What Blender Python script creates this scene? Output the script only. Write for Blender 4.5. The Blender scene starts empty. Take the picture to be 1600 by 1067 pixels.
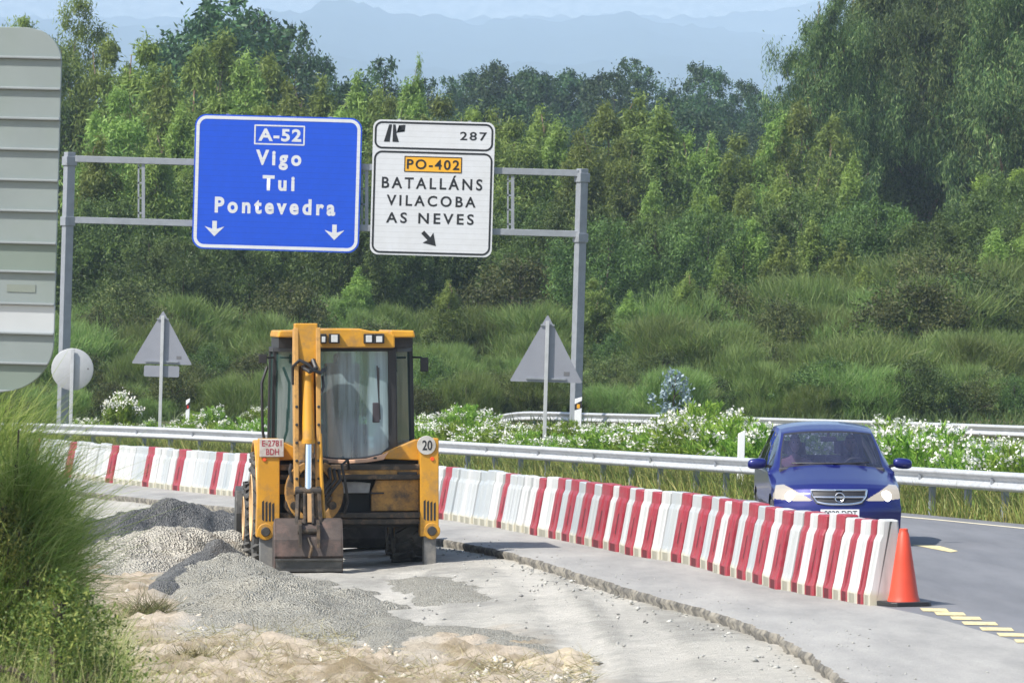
import bpy, bmesh, math, random
import numpy as np
from mathutils import Vector, Matrix
random.seed(7)
rng = np.random.default_rng(7)
R = math.radians
sc = bpy.context.scene
COL = sc.collection

# ------------------------------------------------------------------ camera
F = 7000.0                      # focal length in pixels of the 1600 px wide photograph
CZ = 3.0                        # camera height in world coordinates
ROLL, PITCH = R(1.6), 33.5 / F
FW = Vector((0, math.cos(PITCH), -math.sin(PITCH)))
U0 = Vector((0, math.sin(PITCH), math.cos(PITCH)))
RT = Vector((math.cos(ROLL), 0, 0)) + U0 * math.sin(ROLL)
UP = U0 * math.cos(ROLL) - Vector((math.sin(ROLL), 0, 0))
cam_d = bpy.data.cameras.new('camera')
cam_d.sensor_width = 36.0
cam_d.lens = F / 1600 * 36.0
cam_d.clip_start, cam_d.clip_end = 0.5, 40000
cam_d.dof.use_dof = True
cam_d.dof.focus_distance = 60.0
cam_d.dof.aperture_fstop = 13.0
cam = bpy.data.objects.new('camera', cam_d)
COL.objects.link(cam)
M = Matrix(((RT.x, UP.x, -FW.x), (RT.y, UP.y, -FW.y), (RT.z, UP.z, -FW.z)))
cam.matrix_world = Matrix.Translation((0, 0, CZ)) @ M.to_4x4()
sc.camera = cam

# ------------------------------------------------------------------ light
SUN = Vector((-0.80, -0.52, 1.12)).normalized()      # towards the sun
elev = math.asin(SUN.z)
wd = bpy.data.worlds.new('World'); sc.world = wd; wd.use_nodes = True
nt = wd.node_tree
sky = nt.nodes.new('ShaderNodeTexSky'); sky.sky_type = 'NISHITA'; sky.sun_disc = False
sky.sun_elevation = elev
sky.sun_rotation = math.atan2(SUN.x, SUN.y)
sky.air_density = 1.2; sky.dust_density = 1.5
bg = nt.nodes['Background']; bg.inputs[1].default_value = 0.115
nt.links.new(sky.outputs[0], bg.inputs[0])
sd = bpy.data.lights.new('sun', 'SUN'); sd.energy = 4.7; sd.angle = R(0.55); sd.color = (1.0, 0.95, 0.87)
sun = bpy.data.objects.new('sun', sd); COL.objects.link(sun)
sun.rotation_euler = SUN.to_track_quat('Z', 'Y').to_euler()
sc.view_settings.view_transform = 'Standard'; sc.view_settings.look = 'None'
sc.view_settings.exposure = 0.66; sc.view_settings.gamma = 1.0
sc.cycles.use_denoising = True
sc.cycles.max_bounces = 8; sc.cycles.diffuse_bounces = 3; sc.cycles.transparent_max_bounces = 24
sc.cycles.volume_bounces = 2
try: sc.cycles.sample_clamp_indirect = 6.0
except Exception: pass

# ------------------------------------------------------------------ pixel <-> world
def ray(px, py):
    return FW + RT * ((px - 800) / F) + UP * ((533.5 - py) / F)
def P(px, py, s):
    """point seen at a pixel of the photograph, s = pixels per metre there"""
    v = ray(px, py); t = (F / s) / v.y
    return Vector((v.x * t, v.y * t, v.z * t + CZ))
PA, PB, PC = -2.06 + CZ, 0.028, -103.5 / F            # the road's plane
def zplane(x, y): return PA + PB * x + PC * y
def gp(px, py, off=0.0):
    """point of the road plane (off above it) seen at a pixel"""
    v = ray(px, py)
    t = (PA + off - CZ) / (v.z - PB * v.x - PC * v.y)
    return Vector((v.x * t, v.y * t, CZ + v.z * t))
TILT = -R(1.6)

# near guardrail line: px, y of its top edge, scale
RAIL = [(1900, 756, 112), (1600, 739, 101), (1425, 729, 92.5), (980, 705, 75.5), (690, 688, 66), (300, 669, 60), (120, 662.5, 56), (-120, 657, 52), (-400, 652, 48)]
RAILP = [P(*r) for r in RAIL]
RX = np.array([p.x for p in RAILP][::-1]); RY = np.array([p.y for p in RAILP][::-1]); RZ = np.array([p.z - 0.78 for p in RAILP][::-1])
def rail_y(x):
    x = np.asarray(x, float)
    y = np.interp(x, RX, RY)
    y = np.where(x > RX[-1], RY[-1] - (x - RX[-1]) * 2.2, y)
    return np.maximum(y, 18)
def rail_z(x): return np.interp(x, RX, RZ)
def sstep(a, b, x):
    t = np.clip((np.asarray(x, float) - a) / (b - a), 0, 1)
    return t * t * (3 - 2 * t)
def zroad(x, y):
    d = y - rail_y(x)
    return zplane(x, y) + (rail_z(x) - zplane(x, rail_y(x))) * sstep(-22, -0.5, d)

def _h(i, j, s):
    n = (i.astype(np.int64) * 374761393 + j.astype(np.int64) * 668265263 + s * 1442695041) & 0xFFFFFFFF
    n = ((n ^ (n >> 13)) * 1274126177) & 0xFFFFFFFF
    n = n ^ (n >> 16)
    return (n & 0xFFFF) / 65535.0
def vnoise(x, y, seed=0):
    x = np.asarray(x, float); y = np.asarray(y, float)
    i = np.floor(x); j = np.floor(y); fx = x - i; fy = y - j
    fx = fx * fx * (3 - 2 * fx); fy = fy * fy * (3 - 2 * fy)
    a = _h(i, j, seed); b = _h(i + 1, j, seed); c = _h(i, j + 1, seed); d = _h(i + 1, j + 1, seed)
    return (a + (b - a) * fx) * (1 - fy) + (c + (d - c) * fx) * fy
def fbm(x, y, seed=0, o=4):
    t = 0; amp = 0.5; s = 1.0; n = 0
    for k in range(o):
        t = t + amp * (vnoise(np.asarray(x) * s + 17.3 * k, np.asarray(y) * s - 9.1 * k, seed + k) - 0.5); n += amp; amp *= 0.5; s *= 2.03
    return t / n * 2

def rear_z(x, y):
    base = -3.45 + 0.03 * np.clip(x, -25, 25) + CZ
    z = base + 0.042 * np.clip(y - 162, 0, 130) + 0.060 * np.clip(y - 292, 0, 330)
    z = z + np.clip(x - 6, 0, 14) * 0.02 * sstep(162, 200, y) - 0.010 * np.clip(y - 680, 0, 3000)
    return z
def ground(x, y):
    x = np.asarray(x, float); y = np.asarray(y, float)
    ry = rail_y(x); d = y - ry
    near = zroad(x, y)
    cut = near - 0.22
    a = cut + (rail_z(x) - 0.02 - cut) * sstep(-0.75, -0.35, d)
    far = rear_z(x, y)
    w = sstep(0, 26, d)
    return np.where(d < 0, a, (rail_z(x) - 0.02) * (1 - w) + far * w)
def gz(x, y): return float(ground(x, y))

# ------------------------------------------------------------------ object helpers
def tag(o, label=None, cat=None, group=None, kind=None):
    if label: o['label'] = label
    if cat: o['category'] = cat
    if group: o['group'] = group
    if kind: o['kind'] = kind
    return o
def thing(name, label, cat, loc=(0, 0, 0), rz=0.0, tilt=0.0, group=None):
    o = bpy.data.objects.new(name, None); COL.objects.link(o)
    o.empty_display_size = 0.2
    o.matrix_world = Matrix.Translation(loc) @ Matrix.Rotation(tilt, 4, 'Y') @ Matrix.Rotation(rz, 4, 'Z')
    return tag(o, label, cat, group)
def link(name, me, parent=None):
    o = bpy.data.objects.new(name, me); COL.objects.link(o)
    if parent is not None: o.parent = parent
    return o
def bev(o, w=0.01, seg=2):
    m = o.modifiers.new('edge', 'BEVEL'); m.width = w; m.segments = seg; m.limit_method = 'ANGLE'; m.angle_limit = R(35)
    return o
def dup(root, loc=None, rz=None, scale=None, mw=None):
    r = root.copy(); COL.objects.link(r)
    for ch in list(root.children):
        c = ch.copy(); COL.objects.link(c); c.parent = r
        for g in list(ch.children):
            d = g.copy(); COL.objects.link(d); d.parent = c
    if mw is not None: r.matrix_world = mw
    if loc is not None: r.location = loc
    if rz is not None: r.rotation_euler = (0, 0, rz)
    if scale is not None: r.scale = scale
    return r
ORD = ['first', 'second', 'third', 'fourth', 'fifth', 'sixth', 'seventh', 'eighth', 'ninth', 'tenth', 'eleventh', 'twelfth', 'thirteenth', 'fourteenth', 'fifteenth', 'sixteenth', 'seventeenth', 'eighteenth', 'nineteenth']
TENS = {2: 'twent', 3: 'thirt', 4: 'fort', 5: 'fift', 6: 'sixt', 7: 'sevent', 8: 'eight', 9: 'ninet'}
def nth(n):
    if n <= 19: return ORD[n - 1]
    t, u = divmod(n, 10)
    return TENS[t] + 'ieth' if u == 0 else TENS[t] + 'y-' + ORD[u - 1]

class MB:
    """collects shapes, links them as one mesh"""
    def __init__(self): self.v = []; self.f = []; self.m = []; self.mi = 0
    def add(self, vs, fs, mi=None):
        b = len(self.v); self.v += [tuple(p) for p in vs]
        self.f += [tuple(i + b for i in f) for f in fs]; self.m += [self.mi if mi is None else mi] * len(fs)
        return self
    def box(self, x0, x1, y0, y1, z0, z1, mi=None, mat=None):
        vs = [Vector((x, y, z)) for z in (z0, z1) for y in (y0, y1) for x in (x0, x1)]
        if mat is not None: vs = [mat @ v for v in vs]
        return self.add(vs, [(0, 2, 3, 1), (4, 5, 7, 6), (0, 1, 5, 4), (2, 6, 7, 3), (0, 4, 6, 2), (1, 3, 7, 5)], mi)
    def bar(self, a, b, w, h, mi=None, up=(0, 0, 1)):
        a = Vector(a); b = Vector(b); d = (b - a); L = d.length; d.normalize()
        u = Vector(up)
        if abs(d.dot(u)) > 0.98: u = Vector((0, 1, 0))
        s = d.cross(u).normalized(); t = s.cross(d)
        m = Matrix(((d.x, s.x, t.x, a.x), (d.y, s.y, t.y, a.y), (d.z, s.z, t.z, a.z), (0, 0, 0, 1)))
        return self.box(0, L, -w / 2, w / 2, -h / 2, h / 2, mi, m)
    def tube(self, pts, r, n=8, mi=None, caps=True):
        pts = [Vector(p) for p in pts]
        rr = r if isinstance(r, (list, tuple)) else [r] * len(pts)
        rings = []; pu = None
        for i, p in enumerate(pts):
            d = (pts[min(i + 1, len(pts) - 1)] - pts[max(i - 1, 0)]).normalized()
            u = pu if pu is not None else (Vector((0, 0, 1)) if abs(d.z) < 0.9 else Vector((1, 0, 0)))
            s = d.cross(u).normalized(); u = s.cross(d).normalized(); pu = u
            rings.append([p + (s * math.cos(k * 2 * math.pi / n) + u * math.sin(k * 2 * math.pi / n)) * rr[i] for k in range(n)])
        vs = [q for rg in rings for q in rg]; fs = []
        for i in range(len(pts) - 1):
            for k in range(n):
                a = i * n + k; b = i * n + (k + 1) % n
                fs.append((a, b, b + n, a + n))
        if caps:
            fs.append(tuple(range(n))[::-1]); fs.append(tuple((len(pts) - 1) * n + k for k in range(n)))
        return self.add(vs, fs, mi)
    def prism(self, poly, a, b, axis='y', mi=None):
        """polygon in the plane normal to axis, extruded from a to b"""
        n = len(poly)
        def q(p, t): return {'y': (p[0], t, p[1]), 'x': (t, p[0], p[1]), 'z': (p[0], p[1], t)}[axis]
        vs = [q(p, a) for p in poly] + [q(p, b) for p in poly]
        fs = [tuple(range(n)), tuple(range(2 * n - 1, n - 1, -1))] + [(i, i + n, (i + 1) % n + n, (i + 1) % n) for i in range(n)]
        return self.add(vs, fs, mi)
    def lathe(self, prof, n=24, axis='x', c=(0, 0, 0), mi=None):
        """profile of (radius, along) turned round axis through c"""
        vs = []; fs = []
        for (r, a) in prof:
            for k in range(n):
                t = 2 * math.pi * k / n; ca, sa = math.cos(t) * r, math.sin(t) * r
                vs.append({'x': (c[0] + a, c[1] + ca, c[2] + sa), 'y': (c[0] + ca, c[1] + a, c[2] + sa), 'z': (c[0] + ca, c[1] + sa, c[2] + a)}[axis])
        for i in range(len(prof) - 1):
            for k in range(n):
                a = i * n + k; b = i * n + (k + 1) % n
                fs.append((a, b, b + n, a + n))
        return self.add(vs, fs, mi)
    def build(self, name, mats, parent=None, smooth=False, bevel=0, seg=2):
        me = bpy.data.meshes.new(name); me.from_pydata(self.v, [], self.f)
        mats = mats if isinstance(mats, (list, tuple)) else [mats]
        for m in mats: me.materials.append(m)
        me.polygons.foreach_set('material_index', np.minimum(np.array(self.m, dtype=np.int32), len(mats) - 1))
        bm = bmesh.new(); bm.from_mesh(me); bmesh.ops.recalc_face_normals(bm, faces=bm.faces); bm.to_mesh(me); bm.free()
        if smooth:
            me.polygons.foreach_set('use_smooth', np.ones(len(me.polygons), dtype=bool))
            try: me.set_sharp_from_angle(angle=R(40))
            except Exception: pass
        o = link(name, me, parent)
        if bevel: bev(o, bevel, seg)
        return o

def mesh_np(name, v, sizes, idx, mat=None, smooth=False):
    me = bpy.data.meshes.new(name)
    v = np.ascontiguousarray(v, dtype=np.float32); idx = np.ascontiguousarray(idx, dtype=np.int32); sizes = np.asarray(sizes, dtype=np.int32)
    me.vertices.add(len(v)); me.vertices.foreach_set('co', v.ravel())
    me.loops.add(len(idx)); me.loops.foreach_set('vertex_index', idx)
    me.polygons.add(len(sizes))
    st = np.concatenate([[0], np.cumsum(sizes)[:-1]]).astype(np.int32)
    me.polygons.foreach_set('loop_start', st); me.polygons.foreach_set('loop_total', sizes)
    if smooth: me.polygons.foreach_set('use_smooth', np.ones(len(sizes), dtype=bool))
    me.update(calc_edges=True)
    if mat: me.materials.append(mat)
    return me
def grid_mesh(name, X, Y, Z, mat, smooth=True):
    r, c = X.shape
    v = np.stack([X, Y, Z], -1).reshape(-1, 3)
    i = np.arange(r * c).reshape(r, c)
    q = np.stack([i[:-1, :-1], i[:-1, 1:], i[1:, 1:], i[1:, :-1]], -1).reshape(-1)
    return mesh_np(name, v, np.full((r - 1) * (c - 1), 4), q, mat, smooth)
def add_col(me, rgb):
    a = me.color_attributes.new('tint', 'FLOAT_COLOR', 'POINT')
    d = np.ones((len(me.vertices), 4), dtype=np.float32); d[:, :3] = rgb
    a.data.foreach_set('color', d.ravel())
def leaves(name, p, a, w, mat):
    """diamond leaves: base points, axis vectors, half-width vectors"""
    n = len(p)
    v = np.stack([p, p + a * 0.42 + w, p + a, p + a * 0.42 - w], 1).reshape(-1, 3)
    return mesh_np(name, v, np.full(n, 4), np.arange(4 * n), mat)
def unit(v): return v / np.maximum(np.linalg.norm(v, axis=-1, keepdims=True), 1e-9)
def strands(name, p, d, bend, L, w, mat, g=None):
    """thin tapering stems of two segments"""
    g = g or rng
    n = len(p); L = L[:, None]
    mid = p + d * L * 0.55 + bend * L * 0.16; tip = p + d * L + bend * L * 0.55
    s = unit(np.cross(d, g.normal(size=(n, 3)))) * np.asarray(w).reshape(-1, 1) / 2
    v = np.stack([p - s, p + s, mid - s * 0.8, mid + s * 0.8, tip], 1).reshape(-1, 3)
    b = np.arange(n)[:, None] * 5
    idx = (b + np.array([0, 1, 3, 2, 2, 3, 4])[None, :]).reshape(-1)
    return mesh_np(name, v, np.tile([4, 3], n), idx, mat)

# ------------------------------------------------------------------ materials
MATS = {}
def nodes(name):
    m = bpy.data.materials.new(name); m.use_nodes = True
    t = m.node_tree; b = t.nodes['Principled BSDF']
    return m, t, b
def N(t, ty, **kw):
    n = t.nodes.new(ty)
    for k, v in kw.items():
        if k.startswith('i_'): n.inputs[int(k[2:]) if k[2:].isdigit() else k[2:]].default_value = v
        else: setattr(n, k, v)
    return n
def mixc(t, fac, a, b, mode='MIX'):
    n = t.nodes.new('ShaderNodeMix'); n.data_type = 'RGBA'; n.blend_type = mode
    for s, v in ((n.inputs[0], fac), (n.inputs[6], a), (n.inputs[7], b)):
        if hasattr(v, 'node'): t.links.new(v, s)
        elif isinstance(v, (int, float)): s.default_value = v
        else: s.default_value = (*v[:3], 1)
    return n.outputs[2]
def ramp(t, src, a, b, c0=(0, 0, 0), c1=(1, 1, 1)):
    n = t.nodes.new('ShaderNodeValToRGB'); e = n.color_ramp.elements
    e[0].position = a; e[1].position = b; e[0].color = (*c0, 1); e[1].color = (*c1, 1)
    t.links.new(src, n.inputs[0]); return n.outputs[0]
def noise(t, scale, detail=4, vec=None, rough=0.55, dist=0.0):
    n = t.nodes.new('ShaderNodeTexNoise'); n.inputs['Scale'].default_value = scale; n.inputs['Detail'].default_value = detail
    n.inputs['Roughness'].default_value = rough; n.inputs['Distortion'].default_value = dist
    if vec is None:
        tc = t.nodes.new('ShaderNodeTexCoord'); vec = tc.outputs['Object']
    t.links.new(vec, n.inputs['Vector']); return n.outputs['Fac']
def bump(t, b, h, strength=0.3, dist=0.01):
    n = t.nodes.new('ShaderNodeBump'); n.inputs['Strength'].default_value = strength; n.inputs['Distance'].default_value = dist
    t.links.new(h, n.inputs['Height']); t.links.new(n.outputs[0], b.inputs['Normal'])
def mat(name, col, rough=0.6, metal=0.0, var=0.15, scale=6.0, dirt=None, dscale=3.0, damt=(0.5, 0.7), bmp=0.0, bscale=40, coat=0.0, spec=0.5):
    if name in MATS: return MATS[name]
    m, t, b = nodes(name)
    n = noise(t, scale, 5)
    lo = tuple(c * (1 - var) for c in col); hi = tuple(min(1, c * (1 + var)) for c in col)
    c = ramp(t, n, 0.3, 0.7, lo, hi)
    if dirt is not None:
        d = ramp(t, noise(t, dscale, 7, rough=0.7), damt[0], damt[1])
        c = mixc(t, d, c, dirt)
    t.links.new(c, b.inputs['Base Color'])
    b.inputs['Roughness'].default_value = rough; b.inputs['Metallic'].default_value = metal
    b.inputs['Specular IOR Level'].default_value = spec
    if coat: b.inputs['Coat Weight'].default_value = coat; b.inputs['Coat Roughness'].default_value = 0.05
    if bmp: bump(t, b, noise(t, bscale, 4), bmp, 0.02)
    MATS[name] = m; return m
def leafmat(name, cols, trans=0.35, tip=None, tipz=(0.55, 1.0), rough=0.5, objvar=0.25, spec=0.25, tone=0):
    """leaf colours vary leaf by leaf and plant by plant; tip = colour of the new growth towards the plant's top"""
    if name in MATS: return MATS[name]
    m, t, b = nodes(name)
    geo = N(t, 'ShaderNodeNewGeometry')
    cr = t.nodes.new('ShaderNodeValToRGB'); e = cr.color_ramp.elements
    while len(e) < len(cols): e.new(0.5)
    for i, c in enumerate(cols):
        e[i].position = i / max(1, len(cols) - 1); e[i].color = (*c, 1)
    t.links.new(geo.outputs['Random Per Island'], cr.inputs[0]); c = cr.outputs[0]
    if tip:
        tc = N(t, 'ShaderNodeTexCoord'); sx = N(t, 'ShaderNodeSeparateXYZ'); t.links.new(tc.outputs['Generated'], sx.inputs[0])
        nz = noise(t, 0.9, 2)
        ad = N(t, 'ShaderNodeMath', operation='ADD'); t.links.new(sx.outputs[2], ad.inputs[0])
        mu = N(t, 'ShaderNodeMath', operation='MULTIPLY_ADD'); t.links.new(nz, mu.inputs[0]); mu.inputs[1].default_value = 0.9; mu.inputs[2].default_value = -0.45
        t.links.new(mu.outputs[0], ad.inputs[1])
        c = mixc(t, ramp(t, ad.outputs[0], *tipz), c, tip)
    oi = N(t, 'ShaderNodeObjectInfo')
    v = N(t, 'ShaderNodeMapRange'); t.links.new(oi.outputs['Random'], v.inputs[0]); v.inputs[3].default_value = 1 - objvar; v.inputs[4].default_value = 1 + objvar
    hs = N(t, 'ShaderNodeHueSaturation'); t.links.new(v.outputs[0], hs.inputs['Value']); t.links.new(c, hs.inputs['Color'])
    if tone:
        tm = ramp(t, noise(t, tone, 3, rough=0.6), 0.32, 0.68, (0.36, 0.40, 0.38), (1.50, 1.46, 1.36)); c = mixc(t, 1.0, hs.outputs[0], tm, 'MULTIPLY'); hs = N(t, 'ShaderNodeHueSaturation'); t.links.new(c, hs.inputs['Color'])
    h2 = N(t, 'ShaderNodeMapRange'); t.links.new(oi.outputs['Random'], h2.inputs[0]); h2.inputs[3].default_value = 0.50; h2.inputs[4].default_value = 0.537; hs.inputs['Saturation'].default_value = 0.98
    t.links.new(h2.outputs[0], hs.inputs['Hue'])
    c = hs.outputs[0]
    t.links.new(c, b.inputs['Base Color']); b.inputs['Roughness'].default_value = rough; b.inputs['Specular IOR Level'].default_value = spec
    tr = N(t, 'ShaderNodeBsdfTranslucent'); t.links.new(c, tr.inputs[0])
    mx = N(t, 'ShaderNodeMixShader'); mx.inputs[0].default_value = trans
    t.links.new(b.outputs[0], mx.inputs[1]); t.links.new(tr.outputs[0], mx.inputs[2])
    t.links.new(mx.outputs[0], t.nodes['Material Output'].inputs[0])
    MATS[name] = m; return m
def glass(name, tint, refl=0.04, rough=0.02, dust=None):
    if name in MATS: return MATS[name]
    m, t, b = nodes(name); t.nodes.remove(b)
    tr = N(t, 'ShaderNodeBsdfTransparent'); tr.inputs[0].default_value = (*tint, 1)
    gl = N(t, 'ShaderNodeBsdfGlossy'); gl.inputs['Roughness'].default_value = rough
    fr = N(t, 'ShaderNodeFresnel'); fr.inputs[0].default_value = 1.5
    ad = N(t, 'ShaderNodeMath', operation='ADD'); t.links.new(fr.outputs[0], ad.inputs[0]); ad.inputs[1].default_value = refl
    mx = N(t, 'ShaderNodeMixShader'); t.links.new(ad.outputs[0], mx.inputs[0])
    t.links.new(tr.outputs[0], mx.inputs[1]); t.links.new(gl.outputs[0], mx.inputs[2])
    out = mx.outputs[0]
    if dust:
        tc = N(t, 'ShaderNodeTexCoord'); mp = N(t, 'ShaderNodeMapping'); t.links.new(tc.outputs['Object'], mp.inputs[0]); mp.inputs['Scale'].default_value = (5.5, 1, 0.35)
        f = ramp(t, noise(t, 1.0, 5, mp.outputs[0], rough=0.6), 0.36, 0.66, (dust[1],) * 3, (dust[2],) * 3)  # upright streaks: dust together with window reflections painted as diffuse colour
        df = N(t, 'ShaderNodeBsdfDiffuse'); df.inputs[0].default_value = (*dust[0], 1)
        m2 = N(t, 'ShaderNodeMixShader'); t.links.new(f, m2.inputs[0]); t.links.new(out, m2.inputs[1]); t.links.new(df.outputs[0], m2.inputs[2]); out = m2.outputs[0]
    t.links.new(out, t.nodes['Material Output'].inputs[0])
    MATS[name] = m; return m

galv = mat('galvanised_steel', (0.50, 0.51, 0.52), 0.45, 0.3, 0.10, 5, dirt=(0.34, 0.335, 0.32), damt=(0.55, 0.85))
galv_dull = mat('dull_galvanised_steel', (0.28, 0.30, 0.33), 0.55, 0.3, 0.10, 4, dirt=(0.22, 0.22, 0.22), damt=(0.58, 0.9))
sign_grey = mat('grey_sign_back', (0.27, 0.28, 0.32), 0.5, 0.2, 0.06, 2, dirt=(0.20, 0.20, 0.21), damt=(0.6, 0.95))
black = mat('black_plastic', (0.02, 0.02, 0.022), 0.5, var=0.2)
rubber = mat('tyre_rubber', (0.055, 0.054, 0.052), 0.75, var=0.3, dirt=(0.16, 0.15, 0.13), damt=(0.5, 0.8), bmp=0.3)
chrome = mat('chrome', (0.85, 0.86, 0.88), 0.12, 1.0, 0.03)
white_paint = mat('white_paint', (0.78, 0.79, 0.80), 0.45, var=0.03)

def text_mesh(body, w, h, bold=0.0, depth=0.01, spacing=1.0):
    """lettering as a mesh w wide and h tall, centred, in the XZ plane facing -Y"""
    cu = bpy.data.curves.new('lettering', 'FONT'); cu.body = body; cu.space_character = spacing
    cu.offset = bold; cu.resolution_u = 4
    ob = bpy.data.objects.new('lettering', cu); COL.objects.link(ob)
    dg = bpy.context.evaluated_depsgraph_get()
    me = bpy.data.meshes.new_from_object(ob.evaluated_get(dg))
    bpy.data.objects.remove(ob); bpy.data.curves.remove(cu)
    n = len(me.vertices); co = np.empty(n * 3, dtype=np.float32); me.vertices.foreach_get('co', co); co = co.reshape(-1, 3)
    lo, hi = co.min(0), co.max(0)
    x = (co[:, 0] - (lo[0] + hi[0]) / 2) / (hi[0] - lo[0]) * w
    z = (co[:, 1] - (lo[1] + hi[1]) / 2) / (hi[1] - lo[1]) * h
    me.vertices.foreach_set('co', np.stack([x, np.zeros(n), z], 1).astype(np.float32).ravel())
    me.update()
    return me
def lettering(body, x, y, z, w, h, m, parent, bold=0.02, label=None, spacing=1.0, name='lettering'):
    me = text_mesh(body, w, h, bold, spacing=spacing); me.materials.append(m)
    o = link(name, me, parent); o.location = (x, y, z)
    if label: o['label'] = label
    return o

def seamed(m, pitch=0.175):
    """thin dark seams between the horizontal profiles a big sign is made of"""
    t = m.node_tree; b = t.nodes['Principled BSDF']; src = b.inputs['Base Color'].links[0].from_socket
    tc = N(t, 'ShaderNodeTexCoord'); sx = N(t, 'ShaderNodeSeparateXYZ'); t.links.new(tc.outputs['Object'], sx.inputs[0])
    dv = N(t, 'ShaderNodeMath', operation='DIVIDE'); t.links.new(sx.outputs[2], dv.inputs[0]); dv.inputs[1].default_value = pitch
    fr_ = N(t, 'ShaderNodeMath', operation='FRACT'); t.links.new(dv.outputs[0], fr_.inputs[0])
    k = ramp(t, fr_.outputs[0], 0.05, 0.09, (0.80,) * 3, (1,) * 3)
    g_ = ramp(t, noise(t, 1.1, 6, rough=0.7), 0.35, 0.75, (1,) * 3, (0.88, 0.87, 0.85))
    c = mixc(t, 1.0, src, k, 'MULTIPLY'); c = mixc(t, 1.0, c, g_, 'MULTIPLY'); t.links.new(c, b.inputs['Base Color'])
# ------------------------------------------------------------------ ground and road
def proj(X, Y, Z):
    d = np.stack([X, Y, Z - CZ], -1)
    f = d @ np.array(FW); a = d @ np.array(RT); b = d @ np.array(UP)
    f = np.maximum(f, 0.1)
    return 800 + F * a / f, 533.5 - F * b / f

CUT = [(1800, 2300), (1560, 1500), (1420, 1190), (1330, 1067), (1270, 1020), (1200, 983), (1100, 948), (1000, 923), (900, 892), (800, 862), (690, 840), (540, 815), (400, 795), (260, 781), (130, 767), (-60, 748), (-500, 715)]
BAR = [(2300, 1290), (1900, 1095), (1600, 1004), (1434, 957), (1375, 947), (1300, 934), (1220, 920), (1072, 880), (985, 866), (920, 851), (840, 836), (786, 825), (700, 812), (560, 796), (400, 778), (334, 772), (277, 766), (231, 760), (172, 754), (118, 747), (60, 741), (-60, 730), (-500, 700)]
cutp = [gp(*c) for c in CUT]; barp = [gp(*c) for c in BAR]
def xof(pts):
    ys = np.array([p.y for p in pts]); xs = np.array([p.x for p in pts]); o = np.argsort(ys); ys, xs = ys[o], xs[o]
    fy = np.arange(ys[0], ys[-1], 0.1); fx = np.interp(fy, ys, xs)
    k = np.ones(31) / 31; fx2 = np.convolve(np.pad(fx, 15, mode='edge'), k, mode='valid')   # no kinks
    return lambda y: np.interp(y, fy, fx2)
x_cut, x_bar = xof(cutp), xof(barp)
ry_x = np.linspace(-60, 40, 800); ry_y = rail_y(ry_x)
def x_rail(y): return np.interp(-np.asarray(y, float), -ry_y, ry_x)

def cut_depth(x, y):
    d = x_cut(y) - x
    return 0.11 + 0.10 * sstep(0.1, 2.2, d)
def ground(x, y):
    x = np.asarray(x, float); y = np.asarray(y, float)
    d = y - rail_y(x)
    near = zroad(x, y)
    under = sstep(0.15, 0.5, x - x_cut(y))
    cut = near - cut_depth(x, y) - 0.15 * under
    a = cut + (rail_z(x) - 0.02 - cut) * sstep(-0.75, -0.35, d)
    w = sstep(0, 26, d)
    return np.where(d < 0, a, (rail_z(x) - 0.02) * (1 - w) + rear_z(x, y) * w)
def pit_z(x, y): return float(ground(x, y))
def ge(px, py):
    """point of the dug-out ground seen at a pixel"""
    p = gp(px, py, -0.2)
    for _ in range(3): p = gp(px, py, pit_z(p.x, p.y) - zplane(p.x, p.y))
    return p

xs = np.concatenate([-9 - 0.09 * (np.cumprod(np.full(46, 1.125))[::-1] - 1) / 0.125, np.arange(-9, 5.5, 0.085), 5.5 + 0.09 * (np.cumprod(np.full(50, 1.125)) - 1) / 0.125])
ys = np.concatenate([np.linspace(-25, 27.5, 30), np.arange(28, 64, 0.1), 64 + 0.12 * (np.cumprod(np.full(165, 1.0335)) - 1) / 0.0335 * 1.0])
xs = np.concatenate([xs[0] - np.geomspace(15, 1900, 14)[::-1], xs, xs[-1] + np.geomspace(15, 1900, 14)]); ys = np.concatenate([ys, ys[-1] + np.geomspace(40, 5200, 24)])
GX, GY = np.meshgrid(xs, ys)
GZ = ground(GX, GY)
PX, PY = proj(GX, GY, GZ)
n1 = fbm(GX * 1.3, GY * 0.5, 3); n2 = fbm(GX * 5, GY * 3, 9)
pit = (GX < x_cut(GY) + 0.1) & (GY < rail_y(GX))
tan = np.maximum(sstep(985, 1018, PY + 34 * n1 + 16 * n2) * (1 - sstep(800, 930, PX + 120 * n1)), (1 - sstep(225, 320, PX + 70 * n1)) * sstep(840, 880, PY + 12 * n2)) * pit
GZ = GZ + np.where(pit, 0.018 * fbm(GX * 1.6, GY * 0.8, 21) + 0.010 * fbm(GX * 7, GY * 5, 5), 0) + tan * (0.03 + 0.06 * fbm(GX * 1.7, GY * 0.8, 31) + 0.07 * fbm(GX * 5, GY * 3, 41) + 0.09 * np.maximum(fbm(GX * 11, GY * 6, 43), -0.1) + 0.05 * fbm(GX * 30, GY * 20, 45)) * (GY > 27)
GZ = GZ + np.where(GY > rail_y(GX) + 4, 0.25 * fbm(GX * 0.25, GY * 0.25, 77), 0)
dust = np.array([0.51, 0.49, 0.44]); dust2 = np.array([0.34, 0.33, 0.30]); tanc = np.array([0.56, 0.475, 0.375]); tan2 = np.array([0.30, 0.24, 0.15])
soil = np.array([0.16, 0.13, 0.07]); soil2 = np.array([0.07, 0.085, 0.03])
def lerp(a, b, t): return a + (b - a) * np.clip(t, 0, 1)[..., None]
cp = lerp(dust, dust2, 0.5 + 1.1 * fbm(GX * 0.9, GY * 0.35, 13) + 0.5 * n2)
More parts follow.
